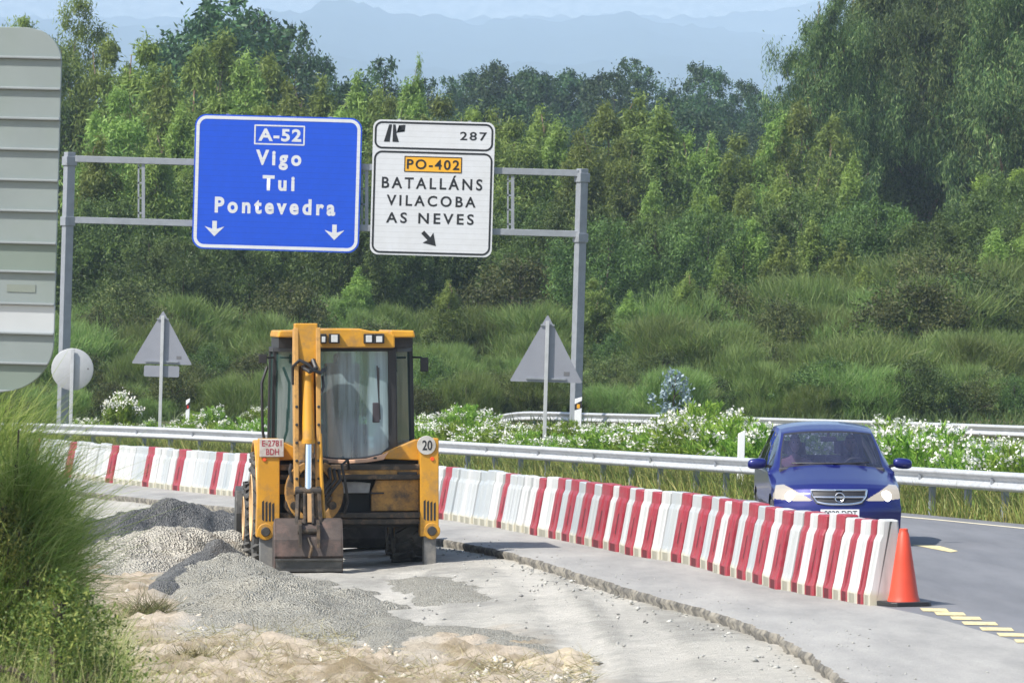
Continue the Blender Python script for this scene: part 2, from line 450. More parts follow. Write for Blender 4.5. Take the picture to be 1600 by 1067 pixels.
ct = lerp(tanc, tan2, 0.35 + 1.4 * fbm(GX * 2.6, GY * 1.2, 15) + 0.9 * fbm(GX * 9, GY * 5, 19))
cg = lerp(soil, soil2, 0.5 + 1.2 * fbm(GX * 0.6, GY * 0.4, 17))
rut = np.zeros(GX.shape)
for line in ([(655, 1045), (648, 1000), (662, 950), (700, 897)], [(578, 1010), (585, 975), (600, 940), (640, 893)], [(930, 1060), (905, 990), (860, 930), (800, 885)], [(1050, 1060), (1010, 985), (950, 930), (870, 880)]):
    q = [ge(*k) for k in line]
    for a_, b2 in zip(q[:-1], q[1:]):
        dx, dy = b2.x - a_.x, b2.y - a_.y
        tt = np.clip(((GX - a_.x) * dx + (GY - a_.y) * dy) / (dx * dx + dy * dy), 0, 1)
        rut = np.maximum(rut, 1 - sstep(0.13, 0.26, np.hypot(GX - a_.x - dx * tt, GY - a_.y - dy * tt) + 0.06 * n2))
rut = rut * pit * (0.55 + 0.9 * np.abs(n1))
GZ = GZ - 0.022 * np.clip(rut, 0, 1)
cp = lerp(cp, np.array([0.60, 0.575, 0.52]), 0.7 * rut)
C = lerp(cp, ct, tan * (1 - 0.6 * np.clip(rut, 0, 1))); C = np.where(pit[..., None], C, cg)
m, t, b = nodes('ground_earth')
at = N(t, 'ShaderNodeAttribute', attribute_name='tint')
c = mixc(t, 1.0, at.outputs['Color'], ramp(t, noise(t, 9, 8, rough=0.75), 0.25, 0.75, (0.72, 0.72, 0.72), (1.22, 1.22, 1.22)), 'MULTIPLY')
c = mixc(t, ramp(t, noise(t, 38, 3, rough=0.8), 0.6, 0.75), c, (0.27, 0.26, 0.24))
t.links.new(c, b.inputs['Base Color']); b.inputs['Roughness'].default_value = 0.95; b.inputs['Specular IOR Level'].default_value = 0.15
bump(t, b, noise(t, 30, 6, rough=0.75), 0.8, 0.05)
me = grid_mesh('ground', GX, GY, GZ, m); add_col(me, C.reshape(-1, 3))
tag(link('ground', me), kind='structure')

# paved strips: the hard shoulder with its broken edge, and the traffic lanes
m, t, b = nodes('dusty_shoulder_asphalt')
tc = N(t, 'ShaderNodeTexCoord'); mp = N(t, 'ShaderNodeMapping'); t.links.new(tc.outputs['Object'], mp.inputs[0]); mp.inputs['Scale'].default_value = (1.5, 0.3, 1); mp.inputs['Rotation'].default_value = (0, 0, 0.35)
c = ramp(t, noise(t, 1.0, 8, mp.outputs[0], rough=0.68), 0.32, 0.68, (0.235, 0.23, 0.215), (0.44, 0.425, 0.39))
c = mixc(t, ramp(t, noise(t, 60, 3, rough=0.8), 0.35, 0.75), c, (0.20, 0.20, 0.205))
t.links.new(c, b.inputs['Base Color']); b.inputs['Roughness'].default_value = 0.85; bump(t, b, noise(t, 70, 4), 0.5, 0.02)
shoulder_m = m
m, t, b = nodes('lane_asphalt')
tc = N(t, 'ShaderNodeTexCoord'); mp = N(t, 'ShaderNodeMapping'); t.links.new(tc.outputs['Object'], mp.inputs[0]); mp.inputs['Scale'].default_value = (1.6, 0.16, 1); mp.inputs['Rotation'].default_value = (0, 0, 0.25)
c = ramp(t, noise(t, 1.0, 7, mp.outputs[0], rough=0.65), 0.3, 0.7, (0.085, 0.091, 0.105), (0.17, 0.175, 0.19))
c = mixc(t, ramp(t, noise(t, 80, 3, rough=0.8), 0.4, 0.8), c, (0.20, 0.20, 0.21))
t.links.new(c, b.inputs['Base Color']); b.inputs['Roughness'].default_value = 0.8; bump(t, b, noise(t, 90, 4), 0.4, 0.015)
lane_m = m
edge_m = mat('broken_asphalt_edge', (0.10, 0.095, 0.085), 0.95, var=0.5, scale=14, dirt=(0.27, 0.25, 0.21), dscale=5, damt=(0.45, 0.6), bmp=0.8, bscale=30)
SY = np.concatenate([np.arange(12, 30, 0.5), np.arange(30, 75, 0.08), np.arange(75, 140, 0.5)])
jag = 0.05 * fbm(SY * 1.1, SY * 0, 51) + 0.03 * fbm(SY * 6, SY * 0, 52)
xe = x_cut(SY) + jag; xb = np.maximum(x_bar(SY), xe + 0.3)
T = np.linspace(0, 1, 12)
X = xe[:, None] + (xb - xe)[:, None] * T; Y = np.repeat(SY[:, None], 12, 1); Z = zroad(X, Y)
Z[:, 0] -= 0.012
kx = [0.0, -0.02, 0.01, -0.03, -0.05]; kz = [-0.012, -0.05, -0.10, -0.17, -0.36]
Xs = np.stack([xe + kx[k] + 0.03 * fbm(SY * 9, SY * 0 + k * 3.7, 60 + k) * (k > 0) for k in range(5)], 1)
Zs = zroad(X[:, :1], Y[:, :1]) + np.array(kz)[None, :]
me = grid_mesh('hard_shoulder', X, Y, Z, shoulder_m)
tag(link('hard_shoulder', me), kind='structure')
me = grid_mesh('shoulder_edge', Xs[:, ::-1], np.repeat(SY[:, None], 5, 1), Zs[:, ::-1], edge_m, smooth=False)
tag(link('shoulder_edge', me), kind='structure')
T = np.linspace(0, 1, 30)
xr = np.maximum(x_rail(SY + 0.45), xb + 0.5)
X = xb[:, None] + (xr - xb)[:, None] * T; Y = np.repeat(SY[:, None], 30, 1)
me = grid_mesh('road', X, Y, zroad(X, Y), lane_m)
tag(link('road', me), kind='structure')

mark_m = mat('worn_yellow_paint', (0.72, 0.60, 0.30), 0.7, var=0.12, scale=20, dirt=(0.2, 0.19, 0.17), dscale=14, damt=(0.48, 0.66))
pale_m = mat('worn_pale_paint', (0.66, 0.60, 0.44), 0.7, var=0.1, scale=20, dirt=(0.25, 0.24, 0.22), dscale=10, damt=(0.6, 0.78))
def marking(quads, m, name='road_marking'):
    vs = []; fs = []
    for q in quads:
        b = len(vs); q = [gp(*p) for p in q]
        for p in q: vs.append((p.x, p.y, float(zroad(p.x, p.y)) + 0.005))
        fs.append(tuple(range(b, b + len(q))))
    me = bpy.data.meshes.new(name); me.from_pydata(vs, [], fs); me.materials.append(m)
    bm = bmesh.new(); bm.from_mesh(me); bmesh.ops.recalc_face_normals(bm, faces=bm.faces)
    for f in bm.faces:
        if f.normal.z < 0: f.normal_flip()
    bm.to_mesh(me); bm.free()
    return tag(link(name, me), kind='structure')
for (x0, x1, y) in [(1437, 1483, 953), (1459, 1510, 959), (1484, 1535, 966), (1502, 1560, 974), (1530, 1585, 983), (1557, 1612, 992), (1584, 1645, 1002), (1615, 1680, 1013)]:
    marking([[(x0, y - 3.0), (x1 - 5, y - 2.0), (x1, y + 3.0), (x0 + 5, y + 2.2)]], mark_m)
marking([[(1424, 851), (1468, 853), (1497, 861), (1486, 863)]], mark_m)
RW = [(SYi, x_rail(SYi)) for SYi in np.arange(40, 128, 0.7)]
def stripe(dy0, dy1, m, name):
    q = []
    ax = np.linspace(-16, 22, 220); ay = rail_y(ax)
    X = np.stack([ax, ax], 1); Y = np.stack([ay - dy1, ay - dy0], 1)
    me = grid_mesh(name, X, Y, zroad(X, Y) + 0.006, m)
    return tag(link(name, me), kind='structure')
stripe(3.6, 4.3, pale_m, 'edge_line')

# ------------------------------------------------------------------ gravel heaps and rubble
def heap(name, spine, mat_, label, seed, group=None, res=0.05, rough=1.0, cat='gravel pile'):
    """spine: (px, py, half width, height) along the heap's foot line"""
    pts = [(ge(a, b_), w, h) for a, b_, w, h in spine]
    o = thing(name, label, cat, pts[len(pts) // 2][0], group=group)
    c0 = o.location.copy()
    W = max(w for _, w, _ in pts) + 0.5
    x0, x1 = min(p.x for p, _, _ in pts) - W, max(p.x for p, _, _ in pts) + W
    y0, y1 = min(p.y for p, _, _ in pts) - W * 1.6, max(p.y for p, _, _ in pts) + W * 1.6
    gx, gy = np.meshgrid(np.arange(x0, x1, res), np.arange(y0, y1, res * 1.5))
    H = np.full(gx.shape, -9.0)
    wob = 0.45 * fbm(gx * 1.4, gy * 0.8, seed + 3) + 0.2 * fbm(gx * 5, gy * 3, seed + 4)
    for (a, wa, ha), (b_, wb, hb) in zip(pts[:-1], pts[1:]):
        dx, dy = b_.x - a.x, b_.y - a.y; L2 = dx * dx + dy * dy + 1e-9
        tt = np.clip(((gx - a.x) * dx + (gy - a.y) * dy) / L2, 0, 1)
        d = np.hypot(gx - a.x - dx * tt, (gy - a.y - dy * tt) * 0.72)
        w = wa + (wb - wa) * tt; h = ha + (hb - ha) * tt
        q = d / w + wob
        H = np.maximum(H, h * (1.08 - np.maximum(q, 0) ** 1.25) - 0.02)
    H = np.minimum(H, 3) + rough * (0.15 * fbm(gx * 1.9, gy * 1.1, seed) + 0.06 * fbm(gx * 6, gy * 4, seed + 5) + 0.035 * fbm(gx * 17, gy * 12, seed + 8)) * sstep(-0.05, 0.25, H)
    H = np.maximum(H, -0.25)
    me = grid_mesh(name, gx - c0.x, gy - c0.y, ground(gx, gy) + H - c0.z, mat_)
    # drop faces far below the ground
    bm = bmesh.new(); bm.from_mesh(me); Hf = H.ravel(); bm.verts.ensure_lookup_table()
    bmesh.ops.delete(bm, geom=[f for f in bm.faces if all(Hf[v.index] < -0.2 for v in f.verts)], context='FACES'); bm.to_mesh(me); bm.free()
    me.name = name
    # the heap IS one mesh: replace the empty
    bpy.data.objects.remove(o)
    ob = link(name, me); ob.location = c0
    return tag(ob, label, cat, group)
def gravel(name, c0, c1, speck, sc_=26):
    m, t, b = nodes(name)
    c = ramp(t, noise(t, 1.4, 9, rough=0.75), 0.34, 0.66, c0, c1)
    vo = t.nodes.new('ShaderNodeTexVoronoi'); vo.inputs['Scale'].default_value = sc_
    tc = t.nodes.new('ShaderNodeTexCoord'); t.links.new(tc.outputs['Object'], vo.inputs['Vector'])
    sx = N(t, 'ShaderNodeSeparateColor'); t.links.new(vo.outputs['Color'], sx.inputs[0])
    c = mixc(t, ramp(t, sx.outputs[0], 0.55, 0.95), c, speck)
    c = mixc(t, ramp(t, sx.outputs[1], 0.75, 1.0), c, tuple(k * 0.55 for k in c0))
    t.links.new(c, b.inputs['Base Color']); b.inputs['Roughness'].default_value = 0.95; b.inputs['Specular IOR Level'].default_value = 0.2
    bump(t, b, vo.outputs['Distance'], 0.9, 0.05); return m
grav_m = gravel('grey_gravel', (0.28, 0.268, 0.225), (0.40, 0.385, 0.335), (0.44, 0.425, 0.375), 50)
rock_m = gravel('pale_rubble', (0.36, 0.34, 0.29), (0.45, 0.43, 0.375), (0.49, 0.465, 0.41), 34)
dark_m = gravel('dark_millings', (0.085, 0.086, 0.088), (0.15, 0.152, 0.152), (0.21, 0.21, 0.205), 40)
heap('gravel_pile', [(350, 900, 0.75, 0.19), (380, 922, 1.0, 0.21), (425, 948, 1.15, 0.20), (485, 972, 1.0, 0.16), (530, 990, 0.7, 0.09)], grav_m, 'long heap of fine grey gravel in front of the backhoe bucket', 101)
heap('gravel_pile', [(252, 928, 0.30, 0.13), (296, 904, 0.38, 0.22), (346, 876, 0.40, 0.30)], gravel('damp_gravel', (0.10, 0.103, 0.105), (0.17, 0.173, 0.172), (0.22, 0.22, 0.215), 45), 'dark damp ridge along the left flank of the grey gravel heap', 171, rough=0.6)
heap('gravel_pile', [(160, 893, 0.8, 0.25), (225, 880, 1.0, 0.40), (290, 874, 1.1, 0.38), (350, 868, 1.0, 0.32)], rock_m, 'pale stony heap between the bush and the backhoe wheels', 131)
heap('gravel_pile', [(120, 855, 0.9, 0.25), (190, 847, 1.0, 0.36), (255, 843, 1.0, 0.52), (330, 838, 1.0, 0.42), (400, 832, 0.9, 0.36)], dark_m, 'low blackish windrow of asphalt millings behind the pale heap', 161)
heap('gravel_pile', [(690, 985, 0.5, 0.07), (750, 1003, 0.55, 0.08), (815, 1018, 0.45, 0.07)], grav_m, 'flat olive grey strip of spread gravel in the foreground right of the wheel track', 191, rough=0.5)
heap('gravel_pile', [(604, 970, 0.28, 0.06), (608, 1000, 0.3, 0.07), (612, 1020, 0.28, 0.05)], grav_m, 'narrow flattened strip of grey gravel beside the wheel track', 221, rough=0.5)
heap('gravel_pile', [(650, 905, 0.45, 0.05), (685, 920, 0.5, 0.06), (715, 938, 0.4, 0.04)], grav_m, 'thin scatter of dark gravel right in front of the backhoe tyre', 251, rough=0.4)
heap('gravel_pile', [(855, 1040, 0.25, 0.07), (885, 1025, 0.22, 0.10), (900, 1050, 0.2, 0.05)], mat('tan_clod', (0.43, 0.36, 0.26), 0.95, var=0.3, bmp=0.8), 'small tan mound of clay at the end of the foreground strip', 281, rough=0.8)

# loose stones: nobody could count them
def stones(name, n, sampler, m, smin, smax, seed):
    g = np.random.default_rng(seed)
    base = np.array([(1, 0, 0), (-1, 0, 0), (0, 1, 0), (0, -1, 0), (0, 0, 1), (0, 0, -1)], float)
    tri = np.array([(0, 2, 4), (2, 1, 4), (1, 3, 4), (3, 0, 4), (2, 0, 5), (1, 2, 5), (3, 1, 5), (0, 3, 5)])
    vs = []; fs = []
    for k in range(n):
        x, y, z = sampler(g)
        s = smin + (smax - smin) * g.random() ** 3.5
        q = base * (s * g.uniform(0.5, 1.1, 3) * np.array([1, 1, 0.7])) + g.normal(0, s * 0.18, (6, 3))
        a = g.uniform(0, 6.28); ca, sa = math.cos(a), math.sin(a)
        q = np.stack([q[:, 0] * ca - q[:, 1] * sa, q[:, 0] * sa + q[:, 1] * ca, q[:, 2]], 1) + (x, y, z + s * 0.2)
        fs.append(tri + 6 * k); vs.append(q)
    me = mesh_np(name, np.concatenate(vs), np.full(8 * n, 3), np.concatenate(fs).ravel(), m)
    return tag(link(name, me), kind='stuff')
def samp_px(x0, x1, y0, y1):
    def f(g):
        p = ge(g.uniform(x0, x1), g.uniform(y0, y1)); return p.x, p.y, p.z
    return f
from bisect import bisect
stone_m = leafmat('loose_stone', [(0.30, 0.26, 0.2), (0.48, 0.42, 0.34), (0.58, 0.53, 0.45), (0.4, 0.39, 0.37)], trans=0.0, rough=0.95, objvar=0, spec=0.1)
gstone_m = leafmat('loose_gravel', [(0.2, 0.2, 0.195), (0.33, 0.33, 0.31), (0.48, 0.47, 0.44)], trans=0.0, rough=0.95, objvar=0, spec=0.1)
def samp_mix(*regs):
    fs = [samp_px(*r[:4]) for r in regs]; w = np.cumsum([r[4] for r in regs])
    def f(g): return fs[min(len(fs) - 1, int(np.searchsorted(w, g.random() * w[-1])))](g)
    return f
stones('rubble', 3200, samp_mix((90, 620, 1005, 1090, 5), (560, 930, 1030, 1090, 3), (110, 330, 885, 1010, 2)), stone_m, 0.008, 0.07, 5)
stones('gravel', 1300, samp_mix((250, 900, 900, 1030, 4), (640, 1300, 860, 1080, 3), (130, 420, 775, 870, 2)), gstone_m, 0.005, 0.028, 6)
def samp_edge(g):
    y = g.uniform(29, 60); x = float(x_cut(y)) - 0.05 - abs(g.normal(0, 0.22)); return x, y, pit_z(x, y)
stones('debris', 480, samp_edge, gstone_m, 0.005, 0.036, 8)
def samp_sh(g):
    y = g.uniform(29, 62); x = float(x_cut(y)) + 0.06 + abs(g.normal(0, 0.45)); x = min(x, float(x_bar(y))); return x, y, float(zroad(x, y))
stones('grit', 500, samp_sh, gstone_m, 0.003, 0.018, 9)
wr = MB(); p = ge(1014, 928)
for a in range(5): wr.bar((a * 0.03 - 0.06, 0, 0.02 + 0.012 * (a % 2)), (a * 0.03 + 0.03, 0.05, 0.03 + 0.02 * ((a * 7) % 3)), 0.07, 0.02)
o = wr.build('crumpled_wrapper', white_paint); o.location = p
tag(o, 'small crumpled white wrapper lying at the broken asphalt edge', 'litter')
# ------------------------------------------------------------------ plastic barriers
bred = mat('red_barrier_plastic', (0.27, 0.013, 0.030), 0.5, var=0.22, scale=3, dirt=(0.26, 0.085, 0.09), dscale=5, damt=(0.42, 0.75))
def white_barrier():
    m, t, b = nodes('white_barrier_plastic')
    tc = N(t, 'ShaderNodeTexCoord'); sx = N(t, 'ShaderNodeSeparateXYZ'); t.links.new(tc.outputs['Object'], sx.inputs[0])
    oi = N(t, 'ShaderNodeObjectInfo')
    c = ramp(t, oi.outputs['Random'], 0.45, 0.95, (0.53, 0.53, 0.53), (0.32, 0.355, 0.38))
    nz = noise(t, 5, 5); ad = N(t, 'ShaderNodeMath', operation='MULTIPLY_ADD'); t.links.new(nz, ad.inputs[0]); ad.inputs[1].default_value = 0.10; t.links.new(sx.outputs[2], ad.inputs[2])
    c = mixc(t, ramp(t, ad.outputs[0], 0.15, 0.20, (1, 1, 1), (0, 0, 0)), c, (0.47, 0.44, 0.34))   # water line and road film along the foot
    c = mixc(t, ramp(t, noise(t, 7, 6, rough=0.7), 0.62, 0.8), c, (0.45, 0.45, 0.41))
    mp = N(t, 'ShaderNodeMapping'); t.links.new(tc.outputs['Object'], mp.inputs[0]); mp.inputs['Scale'].default_value = (7, 7, 0.8)
    c = mixc(t, ramp(t, noise(t, 1.0, 4, mp.outputs[0]), 0.44, 0.70), c, (0.36, 0.38, 0.375))
    t.links.new(c, b.inputs['Base Color']); b.inputs['Roughness'].default_value = 0.5; b.inputs['Subsurface Weight'].default_value = 0.0
    return m
bwhite = white_barrier()
slot_red = mat('red_slot', (0.10, 0.01, 0.015), 0.7); slot_white = mat('grey_slot', (0.27, 0.26, 0.21), 0.7)
def barrier_mesh(name, m, ms, deep):
    prof = [(0.215, 0.0), (0.215, 0.10), (0.195, 0.17), (0.115, 0.60), (0.085, 0.66), (0.075, 0.79), (0.06, 0.80)]
    st = [(-0.462, 0.0), (-0.445, 0.80), (-0.40, 1.0), (-0.13, 1.0), (-0.09, deep), (0.09, deep), (0.13, 1.0), (0.40, 1.0), (0.445, 0.80), (0.462, 0.0)]
    vs = []; fs = []
    n = len(prof) * 2
    for (x, k) in st:
        loop = []
        for (y, z) in prof:
            kk = k if (abs(x) > 0.41 or 0.14 < z < 0.62) else 1.0
            d = y * (1 - kk) if abs(x) < 0.41 else (1 - kk) * 0.07
            loop.append((x, -(y - d), z if abs(x) < 0.44 else min(z, 0.785)))
        vs += loop + [(x, -yy, z) for (x, yy, z) in loop[::-1]]
    for i in range(len(st) - 1):
        for k in range(n):
            a = i * n + k; b_ = i * n + (k + 1) % n
            fs.append((a, a + n, b_ + n, b_))
    fs.append(tuple(range(n))); fs.append(tuple((len(st) - 1) * n + k for k in range(n))[::-1])
    b = MB(); b.add(vs, fs, 0)
    for s in (-1, 1):       # forklift mouth at the foot
        b.add([(-0.24, s * 0.217, 0.0), (0.24, s * 0.217, 0.0), (0.24, s * 0.217, 0.095), (-0.24, s * 0.217, 0.095)], [(0, 1, 2, 3) if s < 0 else (3, 2, 1, 0)], 1)
    if m is bred:
        for s in (-1, 1):   # tall grip slot
            b.add([(-0.10, s * 0.176, 0.22), (0.10, s * 0.176, 0.22), (0.08, s * 0.132, 0.46), (-0.08, s * 0.132, 0.46)], [(0, 1, 2, 3) if s < 0 else (3, 2, 1, 0)], 1)
    me = bpy.data.meshes.new(name); me.from_pydata(b.v, [], b.f); me.materials.append(m); me.materials.append(ms)
    me.polygons.foreach_set('material_index', np.array(b.m, dtype=np.int32))
    bm = bmesh.new(); bm.from_mesh(me); bmesh.ops.recalc_face_normals(bm, faces=bm.faces); bm.to_mesh(me); bm.free()
    return me
me_r = barrier_mesh('barrier_unit', bred, slot_red, 0.84); me_w = barrier_mesh('barrier_unit', bwhite, slot_white, 0.86)
bx = np.array([c[0] for c in BAR][::-1], float); by = np.array([c[1] for c in BAR][::-1], float)
def bar_pt(px):
    p = gp(px, float(np.interp(px, bx, by))); return p
# red units (px of their middle at the foot, px width); white ones fill the gaps
reds = [(1353, 7), (1326, 12), (1300, 12), (1273, 12), (1246, 13), (1217, 13), (1187, 13), (1162, 12), (1138, 11), (1115, 11), (1089, 12), (1059, 15), (1016, 12), (989, 12), (962, 12), (937, 12), (912, 12), (888, 11), (865, 11), (837, 9), (783, 10), (690, 10),
        (373, 10), (334, 10), (277, 9), (231, 9), (172, 10), (108, 10), (52, 10), (0, 10)]
units = []
prev = 1367
for i, (c, w) in enumerate(reds):
    w *= 1.12; hi, lo = c + w / 2, c - w / 2
    gap = prev - hi
    per = 15.5 if c > 860 else (11.5 if c > 660 else 9.6)
    k = max(1, int(round(gap / per)))
    for j in range(k): units.append(('w', prev - gap * j / k, prev - gap * (j + 1) / k))
    units.append(('r', hi, lo)); prev = lo
cnt = {}
first = {}
for (kind, a, b_) in units:
    pa, pb = bar_pt(a), bar_pt(b_); c = (pa + pb) / 2; d = pb - pa; L = d.length
    mid_px = (a + b_) / 2
    zone = 'c' if mid_px > 686 else ('h' if mid_px > 402 else ('l' if mid_px > 95 else 'b'))
    cnt[(kind, zone)] = cnt.get((kind, zone), 0) + 1; num = cnt[(kind, zone)]
    me = me_r if kind == 'r' else me_w
    if kind not in first: o = first[kind] = link('traffic_barrier', me)
    else: o = first[kind].copy(); COL.objects.link(o)
    yaw = math.atan2(d.y, d.x) + math.pi
    off = Vector((-d.y, d.x, 0)).normalized()
    if off.x > 0: off = -off
    c = c - off * (0.17 + random.uniform(-0.025, 0.025))
    c.z = float(zroad(c.x, c.y))
    o.matrix_world = Matrix.Translation(c) @ Matrix.Rotation(TILT, 4, 'Y') @ Matrix.Rotation(yaw + random.uniform(-0.03, 0.03), 4, 'Z') @ Matrix.Diagonal((L, 1, 1 + random.uniform(-0.02, 0.02), 1))
    cn = 'red' if kind == 'r' else 'white'
    lab = {'c': nth(num) + f' {cn} plastic barrier unit counting from the orange cone', 'h': f'{cn} plastic barrier unit hidden behind the yellow digger', 'l': nth(num) + f' {cn} plastic barrier unit left of the yellow digger', 'b': f'{cn} plastic barrier unit hidden behind the bush at the left edge'}[zone]
    tag(o, lab, 'traffic barrier', f'{cn} units of the plastic barrier row')

# ------------------------------------------------------------------ cone
cone_m = mat('orange_cone_plastic', (0.60, 0.060, 0.026), 0.45, var=0.08, dirt=(0.42, 0.06, 0.03), dscale=6, damt=(0.55, 0.9))
p = gp(1412, 946); p.z = float(zroad(p.x, p.y))
co = thing('traffic_cone', 'orange red traffic cone on a black base at the end of the barrier row', 'traffic cone', p, R(20), TILT)
b = MB(); b.prism([(-.16, -.21), (.16, -.21), (.21, -.16), (.21, .16), (.16, .21), (-.16, .21), (-.21, .16), (-.21, -.16)], 0, 0.045, 'z'); b.build('base', black, co, bevel=0.008)
b = MB(); b.lathe([(0.155, 0.045), (0.15, 0.06), (0.137, 0.10), (0.088, 0.42), (0.050, 0.68), (0.043, 0.69), (0.040, 0.72), (0.033, 0.725), (0.028, 0.70)], 28, 'z'); b.build('cone_body', cone_m, co, True)

# ------------------------------------------------------------------ guardrails
def rail_prof():
    # W-beam, y towards the road, z about the middle
    f = [(0.00, 0.155), (0.018, 0.150), (0.075, 0.118), (0.082, 0.10), (0.075, 0.075), (0.012, 0.030), (0.0, 0.012), (0.0, -0.012), (0.012, -0.030), (0.075, -0.075), (0.082, -0.10), (0.075, -0.118), (0.018, -0.150), (0.0, -0.155)]
    return f + [(y - 0.008, z) for y, z in f[::-1]]
def guardrail(path, label, name='guardrail', post_every=2.0, ground_fn=None, top=0.78, reflect=True, mat_=None, turned_down=False):
    """path: list of top-edge points; posts become children"""
    pts = [Vector(p) for p in path]
    seg = [0]
    for a, b_ in zip(pts[:-1], pts[1:]): seg.append(seg[-1] + (b_ - a).length)
    S = np.arange(0, seg[-1], 0.5)
    Q = np.stack([np.interp(S, seg, [p[k] for p in pts]) for k in range(3)], 1)
    kk = np.ones(15) / 15
    for k in range(3): Q[:, k] = np.convolve(np.pad(Q[:, k], 7, mode='reflect', reflect_type='odd'), kk, mode='valid')
    root = thing(name, label, 'guardrail', Q[len(Q) // 2])
    o0 = np.array(root.location)
    D = unit(np.gradient(Q, axis=0)); Nn = np.stack([D[:, 1], -D[:, 0], 0 * D[:, 0]], 1); Nn = unit(Nn)
    Nn = np.where((Nn[:, 1] > 0)[:, None], -Nn, Nn)          # towards the viewer's side
    pr = np.array(rail_prof()); n = len(pr)
    V = (Q[:, None, :] - o0) + Nn[:, None, :] * pr[None, :, 0, None] + np.array([0, 0, 1.0]) * (pr[None, :, 1, None] - 0.155)
    i = np.arange(len(Q) * n).reshape(len(Q), n); j = np.roll(i, -1, 1)
    q = np.stack([i[:-1], j[:-1], j[1:], i[1:]], -1).reshape(-1)
    me = mesh_np('beam', V.reshape(-1, 3), np.full((len(Q) - 1) * n, 4), q, mat_ or galv, True)
    try: me.set_sharp_from_angle(angle=R(50))
    except Exception: pass
    bm = bmesh.new(); bm.from_mesh(me); bmesh.ops.recalc_face_normals(bm, faces=bm.faces); bm.to_mesh(me); bm.free()
    link('beam', me, root)
    pb = MB(); pb.box(-0.06, 0.06, -0.003, 0.003, -1.2, -0.02); pb.box(-0.06, -0.054, 0.003, 0.09, -1.2, -0.02); pb.box(0.054, 0.06, 0.003, 0.09, -1.2, -0.02); pb.box(-0.05, 0.05, -0.14, -0.004, -0.24, -0.05)
    post = None
    spb = MB(); spb.box(-0.035, 0.035, -0.012, 0.012, -0.055, 0.055); spb.box(-0.02, 0.02, -0.022, -0.012, -0.04, 0.04)
    ref = None
    s = 1.0; k = 0
    while s < seg[-1] - 0.8:
        ix = int(s / 0.5); ix = min(ix, len(Q) - 1)
        p = Q[ix] - o0 - Nn[ix] * 0.15
        yaw = math.atan2(-Nn[ix][0], Nn[ix][1]) + math.pi
        if post is None: o = post = pb.build('post', galv_dull, root)
        else: o = post.copy(); COL.objects.link(o); o.parent = root
        o.location = p; o.rotation_euler = (0, 0, yaw)
        if reflect and k % 2 == 0:
            if ref is None: r = ref = spb.build('splice_bolt', galv_dull, root)
            else: r = ref.copy(); COL.objects.link(r); r.parent = root
            r.location = Q[ix] - o0 + Nn[ix] * 0.03 + np.array([0, 0, -0.155]); r.rotation_euler = (0, 0, yaw)
        s += post_every; k += 1
    return root
guardrail([P(*r) for r in RAIL[::-1]], 'long steel guardrail right behind the plastic barriers and the blue car', post_every=2.05)
far_rail = [(752, 642, 47), (800, 641, 47.5), (900, 644.5, 49), (1050, 648, 51.5), (1220, 653, 54.5), (1400, 658, 57.5), (1600, 665, 61), (1900, 675, 68)]
FR = [P(*r) for r in far_rail]
guardrail([P(735, 662, 46.5)] + FR, 'far steel guardrail behind the white oleanders with its sloping end under the triangular sign', post_every=4.0, reflect=False)
guardrail([P(*r) for r in [(-150, 630, 42), (60, 636, 43), (250, 640, 44), (420, 645, 45), (600, 653, 46), (715, 660, 46.5)]], 'distant lower guardrail behind the backhoe and the left oleanders', post_every=4.0, reflect=False)

# ------------------------------------------------------------------ sign gantry and its signs
S = 50.0
def LX(px, py): v = P(px, py, S); return v
g0 = LX(543, 640); YG = g0.y
ga = thing('sign_gantry', 'grey steel portal frame spanning behind the backhoe and carrying the road signs', 'sign gantry', (LX(508, 400).x, YG, gz(LX(508, 400).x, YG)))
bx0, by0, bz0 = ga.location
def gl(px, py): v = LX(px, py); return Vector((v.x - bx0, 0, v.z - bz0))
for (px, pt, zb) in ((109, 238, -0.6), (910, 264, -0.6)):
    q = gl(px, pt); zg = gz(q.x + bx0, YG) - bz0
    m_ = Matrix.Translation((q.x, 0, 0)) @ Matrix.Rotation(R(32), 4, 'Z')
    b = MB(); b.box(-0.14, 0.14, -0.14, 0.14, zg - 0.4, q.z, mat=m_)
    po = b.build('post', galv_dull, ga, bevel=0.015)
    for zz in (gl(px, pt + 14).z, gl(px, pt + 108).z): b = MB(); b.box(-0.18, 0.18, -0.18, 0.18, zz - 0.14, zz + 0.14, mat=m_); b.build('collar', galv_dull, po, bevel=0.01)
for (ya, yb) in ((248.5, 271), (344, 366)):
    a, c = gl(118, ya), gl(904, yb); b = MB(); b.bar(a, c, 0.2, 0.20); b.build('beam', galv_dull, ga, bevel=0.012)
for (px, a, c) in ((224, 254, 341), (573, 262, 352), (801, 275, 358), (381, 258, 348), (680, 270, 358)):
    u, v = gl(px, a), gl(px, c); b = MB(); b.bar(u, v, 0.10, 0.10, up=(0, 1, 0)); b.bar(u + Vector((-0.15, 0, 0)), v + Vector((-0.15, 0, 0)), 0.05, 0.06, up=(0, 1, 0))
    for k in range(4): b.bar(u.lerp(v, 0.1 + k * 0.27) + Vector((-0.17, 0, 0)), u.lerp(v, 0.1 + k * 0.27), 0.06, 0.05)
    b.build('strut', galv_dull, ga)
sb = mat('blue_sign_sheeting', (0.002, 0.072, 0.60), 0.4, var=0.04, scale=1.2)
sw = mat('white_sign_sheeting', (0.64, 0.655, 0.69), 0.45, var=0.02, scale=1.2)
seamed(sb); seamed(sw)
sk = mat('black_sign_film', (0.010, 0.010, 0.012), 0.5)
so = mat('orange_sign_film', (0.80, 0.40, 0.02), 0.45, var=0.03)
